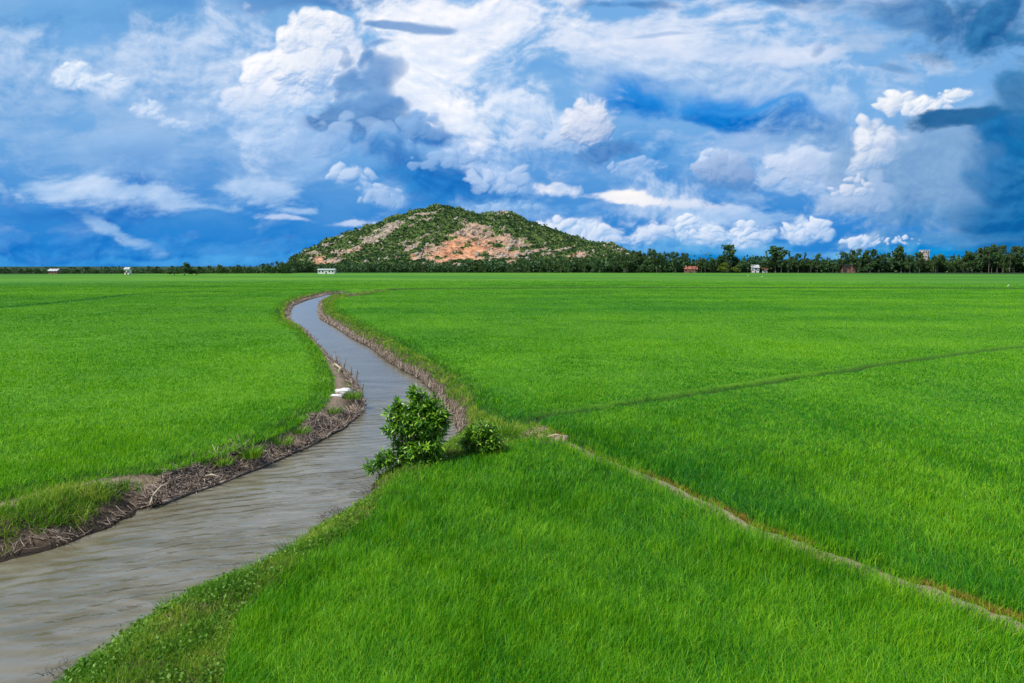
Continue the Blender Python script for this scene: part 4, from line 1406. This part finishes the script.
pden = np.where(left & (tl >= 15.5), 0.9 * sstep(0.5, 0.9, vd), pden)
sel = rs.rand(len(vx)) < pden
gx2, gy2, gd2, D2 = vx[sel], vy[sel], vd[sel], Dv[sel]
m2 = len(gx2)
pz = ground_z(gx2, gy2, gd2)
ng = near[sel]
print('verge blades', m2)
ln2 = np.where(ng, 0.21, 0.27) * np.where(muddy_left[sel], 0.95, 1) * (0.6 + 0.9 * rs.rand(m2)) + 0.10 * np.where(muddy_left[sel], 1, 0)
t2 = np.clip(0.58 + np.where(left[sel], 0.16, 0.0) + 0.9 * fbm(gx2 * 0.7, gy2 * 0.7, 3, seed=52) + rs.randn(m2) * 0.22, 0, 1)
o = blade_object('verge_grass', [blades(gx2, gy2, pz - 0.01, ln2, np.maximum(0.008, D2 * 0.00085) * (0.7 + 0.6 * rs.rand(m2)), rs.rand(m2) * 6.28, np.clip(0.6 + 0.3 * rs.randn(m2), 0, 1.2),
                                       rs.rand(m2) * 3.14, 2, t2, 0.1 + 0.2 * rs.rand(m2))], verge_mat, 'short rough grass and weeds along both canal banks', 'bank grass')

# broad leaved weeds trailing towards the water on the near bank
sel = near & (rs.rand(len(vx)) < 0.075 * sstep(-0.1, 0.35, fbm(vx * 1.6, vy * 1.6, 3, seed=53) + 0.12))
wx3, wy3, wd3 = vx[sel], vy[sel], vd[sel]
wz3 = ground_z(wx3, wy3, wd3)
k3 = 5
C = (np.stack([wx3, wy3, wz3], 1)[:, None] + rs.randn(len(wx3), k3, 3) * (0.07, 0.07, 0.05) + (0, 0, 0.10)).reshape(-1, 3)
V, q, t = leafcloud(C, 0.045 + 0.05 * rs.rand(len(C)), rs, 0.62)
o = mesh_np('bank_weeds', V, [q], weed_mat, attrs={'tint': t})
tag(o, 'low broad leaved weeds trailing down the near canal bank', 'weeds', kind='stuff')


# ---- brushwood: cut twigs packed on the slopes to hold the banks
def sticks(base, dirs, length, rad, tint):
    """three sided twigs, vectorised"""
    n = len(base)
    d = dirs / np.linalg.norm(dirs, axis=1)[:, None]
    a = np.cross(d, np.array([0.2, 0.35, 0.9]))
    a /= np.linalg.norm(a, axis=1)[:, None]
    b = np.cross(d, a)
    V = np.zeros((n, 9, 3))
    for lv, t in enumerate((0.0, 0.55, 1.0)):
        c = base + d * (length * t)[:, None] + (a * np.sin(t * 3.1)) * (length * 0.10)[:, None] * np.sign(rs.randn(n))[:, None]
        for k in range(3):
            w = 2.094 * k
            V[:, lv * 3 + k] = c + (a * math.cos(w) + b * math.sin(w)) * (rad * (1.0 - 0.55 * t))[:, None]
    i = (np.arange(n) * 9)[:, None]
    Q = [np.concatenate([i + l * 3 + k, i + l * 3 + (k + 1) % 3, i + l * 3 + 3 + (k + 1) % 3, i + l * 3 + 3 + k], 1) for l in range(2) for k in range(3)]
    Tt = np.concatenate([i + 6, i + 7, i + 8], 1)
    return V.reshape(-1, 3), Q, Tt, np.repeat(tint[:, None], 9, 1).ravel()


wood_mat = bpy.data.materials.new('brushwood')
wood_mat.use_nodes = True
T = NT(wood_mat.node_tree)
b_ = T.n('ShaderNodeBsdfPrincipled')
b_.inputs['Roughness'].default_value = 0.85
P = T.n('ShaderNodeNewGeometry').outputs['Position']
tn = attr(T, 'tint')
c = T.mix(T.ramp(tn, 0.0, 0.5, smooth=False), (0.05, 0.035, 0.027), (0.25, 0.19, 0.145))
c = T.mix(T.ramp(tn, 0.5, 1.0, smooth=False), c, (0.58, 0.49, 0.39))
c = T.mix(T.ramp(T.noise(P, 6.0, 3), 0.4, 0.7, 0.0, 0.5), c, (0.07, 0.05, 0.04))
T.put(b_.inputs['Base Color'], c)
T.put(T.n('ShaderNodeOutputMaterial').inputs[0], b_.outputs[0])


def along(pts, t):
    i = int(min(max(t, 0), len(pts) - 1.001))
    f = t - i
    p, q = np.array(pts[i]), np.array(pts[i + 1])
    return p + (q - p) * f, (q - p) / (np.linalg.norm(q - p) + 1e-9)


def brush(pts, t0, t1, nst, width, side, lab, rad0=0.013, seed=1, upright=0.3):
    lens = [np.linalg.norm(np.array(pts[i + 1]) - np.array(pts[i])) for i in range(len(pts) - 1)]
    cum = np.concatenate([[0], np.cumsum(lens)])
    s0, s1 = np.interp(t0, range(len(pts)), cum), np.interp(t1, range(len(pts)), cum)
    B, Dd, Ln, Rd, Ti = [], [], [], [], []
    for _ in range(nst):
        t = np.interp(s0 + (s1 - s0) * rs.rand(), cum, range(len(pts)))
        p, dr_ = along(pts, t)
        nrm = np.array([-dr_[1], dr_[0]]) * side
        w = width * (0.75 + 0.7 * float(perlin(np.array([p[0] * 0.45]), np.array([p[1] * 0.45]))[0])) * rs.rand() ** 0.9 - 0.08
        q = p + nrm * w
        B.append(q)
        dip = rs.randn()
        d3 = np.array([nrm[0] * (0.7 + 0.5 * rs.randn()) + dr_[0] * rs.randn() * 0.7, nrm[1] * (0.7 + 0.5 * rs.randn()) + dr_[1] * rs.randn() * 0.7, upright + 0.25 * rs.randn()])
        Dd.append(d3)
        Ln.append(0.18 + 0.38 * rs.rand() ** 1.5)
        Rd.append(rad0 * (0.6 + 0.9 * rs.rand()))
        Ti.append(rs.rand() ** 0.85)
    B = np.array(B)
    dd = canal_d(B[:, 0], B[:, 1])
    z = ground_z(B[:, 0], B[:, 1], np.maximum(dd, 0.02)) + 0.02 + 0.09 * rs.rand(len(B))
    dist = np.hypot(B[:, 0], B[:, 1])
    V, Q, Tt, tv = sticks(np.column_stack([B, z]), np.array(Dd), np.array(Ln), np.array(Rd) * np.maximum(1, dist / 30), np.array(Ti))
    o = mesh_np('brushwood', V, [np.concatenate(Q), Tt], wood_mat, attrs={'tint': tv})
    return tag(o, lab, 'brushwood', kind='stuff')


brush(Lw, 6.0, 11.2, 9000, 0.85, 1, 'pale cut twigs packed on the slope of the left bank', upright=0.05)
brush(Lw, 10.8, 15.5, 2600, 0.8, 1, 'brushwood heaped around the point of the left bank', seed=2, upright=0.15)
brush(Lw, 15.5, 24, 2600, 0.55, 1, 'thin line of twigs edging the far left bank', rad0=0.010)
brush(Rw, 0.5, 13.5, 8000, 0.50, 1, 'rows of short brown stakes and twigs holding the right bank', upright=0.75)
brush(Lw, 0.3, 5.9, 260, 0.4, 1, 'dark roots and twigs on the bare mud bank', rad0=0.008)

log_mat = simple('weathered_log', (0.13, 0.10, 0.075), (0.40, 0.33, 0.26), 5.0, 0.85, stretch=(1, 1, 1), bmp=0.02)
pale_mat = simple('bleached_branch', (0.34, 0.27, 0.19), (0.58, 0.49, 0.37), 7.0, 0.8)
stake_mat = simple('stake_wood', (0.12, 0.085, 0.06), (0.33, 0.26, 0.19), 6.0, 0.85)


def pole(name, pts, rad, mat, label, cat, group=None, n=7, twigs=()):
    m = MB()
    base = Vector(pts[0])
    loc = [Vector(p) - base for p in pts]
    m.tube(loc, rad, n)
    for a, b, r in twigs:
        m.tube([loc[a], loc[a] + Vector(b) * 0.5 + Vector((0.02, 0, 0.02)), loc[a] + Vector(b)], [r, r * 0.7, r * 0.3], 5)
    o = m.build(name, mat, smooth=True)
    o.location = base
    return tag(o, label, cat, group)


# logs lying along the waterline under the brushwood
segs = [(6.15, 7.0), (7.0, 7.75), (7.7, 8.5), (8.45, 9.3), (9.25, 10.1), (10.1, 10.9), (10.85, 11.6), (11.5, 12.3), (12.2, 13.2)]
names = ['nearest log of the row along the left waterline', 'second log of the row along the left waterline', 'third log of the row along the left waterline', 'fourth log of the row along the left waterline',
         'log under the middle of the left brushwood slope', 'log just before the bend of the left bank', 'log at the tip of the bend of the left bank', 'log rounding the point below the white sack', 'last log of the row beyond the point of the left bank']
for (a, b), lab in zip(segs, names):
    pts = []
    for k in range(5):
        p, dr_ = along(Lw, a + (b - a) * k / 4)
        q = p + np.array([dr_[1], -dr_[0]]) * (0.07 + 0.03 * rs.randn())
        pts.append((q[0], q[1], WZ + 0.05 + 0.015 * rs.randn()))
    pole('log', pts, [0.05, 0.055, 0.05, 0.048, 0.035], log_mat, 'grey ' + lab, 'log', 'logs lying along the left waterline')

# leaning stakes at the point of the left bank and posts along the right bank
i = 0
for px, py, h, lx, ly in ((338, 366, 1.5, -.25, .2), (343, 370, 1.1, .15, .3), (347, 374, 0.9, -.3, .1), (352, 378, 1.15, -.1, .2), (356, 382, 1.2, .1, .1), (359, 388, 0.9, -.2, .1), (361, 394, 0.8, .15, 0), (363, 400, .75, -.1, .1),
                         (362, 408, .7, .2, .1), (356, 415, .6, -.3, .1), (345, 425, .55, .2, .2)):
    g0 = G(px, py, WZ)
    h *= 0.7
    adj = ('tallest forked', 'second', 'third', 'fourth', 'fifth', 'sixth', 'seventh', 'eighth', 'ninth', 'tenth', 'nearest')[i]
    pole('stake', [(g0[0], g0[1], WZ - 0.2), (g0[0] + lx * 0.5, g0[1] + ly * 0.5, WZ + h * 0.5), (g0[0] + lx, g0[1] + ly, WZ + h)], [0.045, 0.04, 0.03], stake_mat,
         '%s leaning stake round the point of the left bank, counted from the far end' % adj, 'stake', 'stakes round the point of the left bank', 6, twigs=((1, (0.22, 0.1, 0.3), 0.022),) if i in (0, 4) else ())
    i += 1
for k in range(96):
    t = 0.8 + 12.6 * (k + 0.5 * rs.rand()) / 96
    p, dr_ = along(Rw, t)
    nr_ = np.array([-dr_[1], dr_[0]])
    q = p + nr_ * (0.05 + 0.12 * rs.rand())
    h = 0.38 + 0.3 * rs.rand()
    lean_ = rs.randn(2) * 0.08
    zone = ('farthest', 'far', 'middle', 'nearer', 'bush end')[min(4, int(t / 2.7))]
    pole('stake', [(q[0], q[1], WZ - 0.25), (q[0] + lean_[0], q[1] + lean_[1], WZ + h)], [0.034, 0.028], stake_mat,
         'short brown stake standing in the %s stretch of the right waterline' % zone, 'stake', 'short stakes along the %s stretch of the right waterline' % zone, 5)


def gp(px, py, z=0.0):
    g_ = G(px, py, z)
    return Vector((g_[0], g_[1], z))


# bleached branches on the slope
b0 = gp(150, 505, -0.45)
pole('driftwood_branch', [b0, b0 + Vector((-.02, .25, .22)), b0 + Vector((.12, .45, .42)), b0 + Vector((.34, .5, .50))], [0.035, 0.032, 0.028, 0.015], pale_mat, 'pale curved branch arching over the near end of the brushwood', 'branch')
b0 = gp(206, 476, -0.25)
pole('driftwood_branch', [b0, b0 + Vector((.25, -.15, .10)), b0 + Vector((.55, -.2, .04))], [0.03, 0.026, 0.014], pale_mat, 'pale straight branch lying across the middle of the brushwood', 'branch')
b0 = gp(330, 368, -0.2)
pole('driftwood_branch', [b0, b0 + Vector((.5, -.6, .35)), b0 + Vector((1.2, -2.0, .3)), b0 + Vector((1.45, -4.0, .12))], [0.07, 0.07, 0.06, 0.04], pale_mat, 'long bleached branch lying along the crest of the point beside the white sack', 'branch', twigs=((1, (-.15, .1, .6), .03),))
b0 = gp(300, 430, -0.3)
pole('driftwood_branch', [b0, b0 + Vector((.2, .1, .25)), b0 + Vector((.5, .05, .33))], [0.03, 0.025, 0.012], pale_mat, 'pale forked branch on the far part of the brushwood slope', 'branch', twigs=((1, (.1, .25, .2), .015),))
b0 = gp(240, 462, -0.3)
pole('driftwood_branch', [b0, b0 + Vector((.12, .3, .2)), b0 + Vector((.1, .6, .22))], [0.03, 0.025, 0.012], pale_mat, 'short pale branch pointing up the slope beside the green tuft', 'branch')

# white sack on the bank
sack_mat = simple('sack_cloth', (0.58, 0.55, 0.52), (0.80, 0.79, 0.78), 9.0, 0.7, bmp=0.03)
sb = gp(344, 393, 0.1)


def lump(name, loc, sx, sy, sz, mat, seed, amp=0.22, freq=1.6, nu=28, nv=16, parent=None, pw=0.8):
    vs, fs = [], []
    for j in range(nv + 1):
        ph = math.pi * j / nv - math.pi / 2
        for i_ in range(nu):
            th = 2 * math.pi * i_ / nu
            x, y, z = math.cos(ph) * math.cos(th), math.cos(ph) * math.sin(th), math.sin(ph)
            nn = float(fbm(np.array([x * freq + z * 0.7 + seed * 3.1]), np.array([y * freq + z * 1.3 + seed]), 4)[0])
            r = 1 + amp * nn * 2
            f = lambda q: math.copysign(abs(q) ** pw, q)
            vs.append((f(x) * sx * r, f(y) * sy * r, max(f(z) * sz * r, -sz * 0.6)))
    for j in range(nv):
        for i_ in range(nu):
            k_ = (i_ + 1) % nu
            fs.append((j * nu + i_, j * nu + k_, (j + 1) * nu + k_, (j + 1) * nu + i_))
    o = MB().add(vs, fs).build(name, mat, parent, smooth=True)
    o.location = loc
    return o


tag(lump('sack', sb + Vector((0, 0, 0.08)), 0.42, 0.30, 0.16, sack_mat, 3), 'white filled sack slumped on the point of the left bank', 'sack')
tag(lump('sack', sb + Vector((-0.1, -1.0, 0.03)), 0.34, 0.2, 0.10, sack_mat, 7), 'smaller flattened white sack just below the larger one', 'sack')

# boundary block and clods by the mound
stone = simple('pale_clay', (0.20, 0.15, 0.105), (0.40, 0.32, 0.24), 5.0, 0.9, bmp=0.06, detail=7)
p_ = gp(565, 444, 0.12)
m = MB().tube([(0, 0, -0.2), (0.01, 0, 0.16), (0.02, 0.01, 0.30)], [0.13, 0.12, 0.10], 8)
o = m.build('stump', stone, smooth=False)
o.location = p_
tag(o, 'small pale cut stump at the start of the earth path', 'stump')
tag(lump('earth_mound', gp(535, 436, 0.05), 0.60, 0.45, 0.26, stone, 5, 0.25, 1.2, pw=1.0), 'bare dry earth mound where the path meets the paddies', 'earth mound')
tag(lump('earth_mound', gp(551, 440, 0.05), 0.45, 0.4, 0.22, stone, 9, 0.3, 1.4, pw=1.0), 'smaller earth clod between the bare mound and the pale stump', 'earth mound')
b0 = gp(547, 437, 0.3)
pole('driftwood_branch', [b0, b0 + Vector((.3, -.25, .16)), b0 + Vector((.75, -.35, .08))], [0.03, 0.025, 0.012], pale_mat, 'pale stick lying against the bare earth mound', 'branch')


# ---- bushes with real leaves
def leaf_mesh(C, Dn, size, rs_, aspect=0.36):
    """folded pointed leaves: C base points, Dn directions"""
    n = len(C)
    d = Dn / np.linalg.norm(Dn, axis=1)[:, None]
    sd = np.cross(d, np.array([0, 0, 1.0]) + rs_.randn(n, 3) * 0.45)
    sd /= np.linalg.norm(sd, axis=1)[:, None] + 1e-9
    up = np.cross(sd, d)
    s = size[:, None]
    V = np.zeros((n, 8, 3))
    V[:, 0] = C
    V[:, 1] = C + d * s * 0.30 + sd * s * aspect * 0.46 + up * s * 0.05
    V[:, 2] = C + d * s * 0.30
    V[:, 3] = C + d * s * 0.30 - sd * s * aspect * 0.46 + up * s * 0.05
    V[:, 4] = C + d * s * 0.68 + sd * s * aspect * 0.38 + up * s * 0.01
    V[:, 5] = C + d * s * 0.68 - up * s * 0.04
    V[:, 6] = C + d * s * 0.68 - sd * s * aspect * 0.38 + up * s * 0.01
    V[:, 7] = C + d * s - up * s * 0.16
    i = (np.arange(n) * 8)[:, None]
    A_ = lambda *k: np.concatenate([i + q for q in k], 1)
    return V.reshape(-1, 3), [A_(1, 2, 5, 4), A_(2, 3, 6, 5)], [A_(0, 2, 1), A_(0, 3, 2), A_(4, 5, 7), A_(5, 6, 7)]


bush_leaf = leaf_material('bush_leaf', (0.03, 0.13, 0.014), (0.10, 0.28, 0.018), (0.28, 0.50, 0.03), trans=0.3, rough=0.32, spec=0.5)
twig_mat = simple('twig_bark', (0.10, 0.075, 0.05), (0.24, 0.18, 0.12), 9.0)


def bush(name, loc, lobes, nsprig, leaf, label, seed, stems):
    """lobes: (x, y, z, radius); every sprig carries a whorl of leaves"""
    r_ = np.random.RandomState(seed)
    root = empty(name, loc)
    tag(root, label, 'bush')
    tw = MB()
    Cs, Ds, Ss, Ts = [], [], [], []
    wts = np.array([l[3] ** 2 for l in lobes])
    for s_ in stems:
        tw.tube(s_[0], s_[1], 6)
    for k in range(nsprig):
        l = lobes[r_.choice(len(lobes), p=wts / wts.sum())]
        v = r_.randn(3)
        v /= np.linalg.norm(v)
        rr_ = l[3] * (0.35 + 0.75 * r_.rand() ** 0.5)
        p = np.array(l[:3]) + v * rr_
        if p[2] < 0.02:
            continue
        out = v + np.array([0, 0, 0.55]) + r_.randn(3) * 0.35
        out /= np.linalg.norm(out)
        a0 = p - out * 0.26
        tw.tube([tuple(a0), tuple(p)], [0.008, 0.004], 3, cap=False)
        nl = r_.randint(5, 9)
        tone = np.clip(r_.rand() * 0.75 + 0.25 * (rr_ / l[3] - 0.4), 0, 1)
        for q in range(nl):
            f = q / nl
            aa = 2.4 * q + r_.rand()
            s1_ = np.cross(out, [0.3, 0.1, 0.9])
            s1_ /= np.linalg.norm(s1_)
            s2_ = np.cross(out, s1_)
            Cs.append(a0 + out * 0.26 * (0.25 + 0.75 * f))
            Ds.append(out * (0.35 + 0.5 * f) + (s1_ * math.cos(aa) + s2_ * math.sin(aa)))
            Ss.append(leaf * (0.7 + 0.6 * r_.rand()))
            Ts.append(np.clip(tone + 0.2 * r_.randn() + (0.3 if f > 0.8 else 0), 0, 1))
    tw.build('stem', twig_mat, root)
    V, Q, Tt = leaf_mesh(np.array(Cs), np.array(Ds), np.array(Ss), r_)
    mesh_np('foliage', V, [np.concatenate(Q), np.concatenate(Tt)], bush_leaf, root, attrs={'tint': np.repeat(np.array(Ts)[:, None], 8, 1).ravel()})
    return root


bl = gp(417, 472, -0.15)
bush('bush', bl, [(0.15, 0, 1.85, 0.60), (0.50, 0.1, 1.55, 0.55), (-0.30, 0, 1.70, 0.48), (0.05, 0, 2.32, 0.42), (-0.12, 0, 2.68, 0.18), (0.55, 0, 2.15, 0.38), (0.85, 0, 1.75, 0.25), (0.35, 0, 0.95, 0.60), (0.0, 0.1, 0.75, 0.62), (-0.5, 0, 0.75, 0.42),
                  (-0.75, 0, 1.45, 0.30), (-0.85, 0, 1.95, 0.20), (-0.6, 0.0, 2.2, 0.22), (-1.0, -0.05, 0.42, 0.32), (-1.45, -0.1, 0.22, 0.24), (0.6, 0, 0.55, 0.3)], 760, 0.20,
     'tall leafy bush leaning over the water on the near canal bank', 3,
     [([(0, 0, -.25), (0, 0, .7), (-.15, 0, 1.7), (-.2, 0, 2.5)], [.05, .04, .028, .012]), ([(.1, 0, -.2), (.4, 0, .8), (.55, .1, 1.8)], [.04, .03, .012]), ([(-.1, 0, -.2), (-.5, 0, .4), (-1.05, 0, .4)], [.035, .028, .012]), ([(0, 0, .1), (-.35, .05, .9), (-.6, 0, 1.5)], [.03, .022, .01])])
b2 = gp(481, 456, 0.10)
bush('bush', b2, [(0, 0, 0.55, 0.52), (-0.35, 0, 0.45, 0.40), (0.38, 0, 0.45, 0.40), (0.05, 0, 0.95, 0.34), (-0.3, 0, 0.8, 0.30), (0.3, 0, .8, .3), (0.6, 0, 0.25, 0.25)], 620, 0.14,
     'low round bush standing just right of the tall leafy bush', 8, [([(0, 0, -.15), (.05, 0, .6)], [.04, .012]), ([(0, 0, 0), (-.3, 0, .5)], [.03, .01]), ([(0, 0, 0), (.3, 0, .45)], [.03, .01])])


def tuft(px, py, z, h, n, label, mat, name='grass_tuft', spread=0.25, wide=0.014):
    base = gp(px, py, z)
    a = rs.rand(n) * 6.28
    r_ = spread * rs.rand(n) ** 0.7
    xs, ys = r_ * np.cos(a), r_ * np.sin(a)
    V, Q, Tt, tv = blades(xs, ys, np.zeros(n) - 0.03, h * (0.5 + 0.6 * rs.rand(n)), np.full(n, wide), a, np.clip(0.4 + 0.3 * rs.rand(n), 0, 1), rs.rand(n) * 3.14, 3, rs.rand(n), 0.2 * rs.rand(n))
    o = mesh_np(name, V, [np.concatenate(Q), Tt], mat, attrs={'tint': tv})
    o.location = base
    return tag(o, label, 'grass tuft')


tuft(251, 456, -0.15, 0.5, 200, 'bright green tuft growing out of the middle of the brushwood', verge_mat, spread=0.4, wide=0.03)
tuft(283, 443, -0.15, 0.34, 120, 'dull green tuft on the brushwood beyond the bright one', verge_mat, spread=0.38, wide=0.03)
tuft(300, 432, -0.1, 0.3, 140, 'small dark green tuft near the far end of the brushwood slope', weed_mat, spread=0.4, wide=0.03)
tuft(330, 412, -0.1, 0.35, 160, 'grey green tuft beside the bend of the left bank', weed_mat, spread=0.5, wide=0.035)
tuft(222, 463, -0.1, 0.28, 140, 'green tuft at the top edge of the brushwood near the path strip', verge_mat, spread=0.4, wide=0.028)
tuft(352, 398, 0.0, 0.5, 160, 'green tuft behind the stakes below the white sack', weed_mat, spread=0.5, wide=0.035)
tuft(503, 436, 0.0, 0.6, 260, 'yellow green tuft between the low round bush and the bare mound', verge_mat, spread=0.6, wide=0.03)
tuft(278, 592, -0.3, 0.5, 200, 'grey green sprawling weed at the near waterline', weed_mat, spread=0.45, wide=0.014)
tuft(262, 578, -0.35, 0.55, 200, 'grey green weed jutting out over the near waterline', weed_mat, spread=0.4, wide=0.014)
tuft(300, 556, -0.35, 0.6, 220, 'feathery weed clump on the near bank below the bushes', weed_mat, spread=0.5, wide=0.016)
tuft(170, 612, -0.4, 0.4, 130, 'upright weed at the outer corner of the near bank', weed_mat, spread=0.25, wide=0.013)


def twiggy(px, py, h, label, seed, n=26):
    r_ = np.random.RandomState(seed)
    base = gp(px, py, WZ)
    m = MB()
    for k in range(n):
        a = r_.rand() * 6.28
        L = h * (0.5 + 0.7 * r_.rand())
        e = 0.15 + 0.8 * r_.rand()
        s_ = Vector((r_.randn() * 0.25, r_.randn() * 0.12, -0.05))
        d = Vector((math.cos(a) * math.cos(e), math.sin(a) * math.cos(e), math.sin(e))) * L
        mid = s_ + d * 0.5 + Vector((0, 0, 0.06))
        m.tube([s_, mid, s_ + d], [0.008, 0.006, 0.003], 4)
        m.tube([mid, mid + Vector((d.y, -d.x, d.z)) * 0.4], [0.005, 0.002], 3)
    m.tube([(-.5, 0, -.04), (0, .02, -.02), (.5, 0, -.04)], 0.012, 4)
    o = m.build('dead_weed', straw_mat2)
    o.location = base
    return tag(o, label, 'dead weed')


straw_mat2 = simple('dead_twig', (0.10, 0.085, 0.075), (0.25, 0.22, 0.20), 8.0)
twiggy(332, 520, 0.55, 'grey leafless twigs standing in the water off the near bank', 1, 34)
twiggy(345, 512, 0.4, 'smaller grey twigs in the water nearer the bushes', 2, 20)
twiggy(88, 668, 0.35, 'thin grey weed in the water at the bottom corner of the canal', 3, 24)
twiggy(62, 676, 0.3, 'outermost thin weed in the water at the bottom edge', 4, 18)
twiggy(374, 492, 0.5, 'brown dead stems hanging below the tall leafy bush', 5, 30)

# white egrets feeding far out in the paddies
egret_mat = simple('egret_feathers', (0.80, 0.80, 0.79), (0.86, 0.86, 0.85), 8.0)
bill_mat = simple('egret_bill', (0.55, 0.38, 0.05), (0.62, 0.45, 0.08), 8.0, 0.5)


def egret(px, py, label, rz, sc_=1.0):
    g_ = G(px, py, 0.1)
    root = empty('egret', (g_[0], g_[1], 0.15), rz)
    root.scale = (sc_,) * 3
    tag(root, label, 'egret', 'white egrets feeding in the paddies')
    m = MB()
    m.tube([(-.34, 0, .44), (-.25, 0, .52), (-.05, 0, .58), (.12, 0, .62), (.2, 0, .70), (.17, 0, .82), (.22, 0, .95), (.31, 0, .98), (.37, 0, .965)], [.02, .07, .12, .09, .045, .032, .03, .045, .02], 10)
    m.build('body', egret_mat, root, smooth=True)
    MB().tube([(.35, 0, .968), (.50, 0, .94)], [.018, .004], 5).build('bill', bill_mat, root)
    for s_ in (-1, 1):
        MB().tube([(0, .04 * s_, .5), (.03, .05 * s_, .25), (0, .05 * s_, -.1)], [.014, .010, .010], 5).build('leg', dark_open, root)


egret(1008, 288, 'white egret alone at the right side of the far paddy', 0.4)
egret(748, 277, 'white egret far out below the yellow green trees', 2.0, 1.15)
egret(762, 278, 'white egret far out below the white gabled house', 0.2, 1.15)
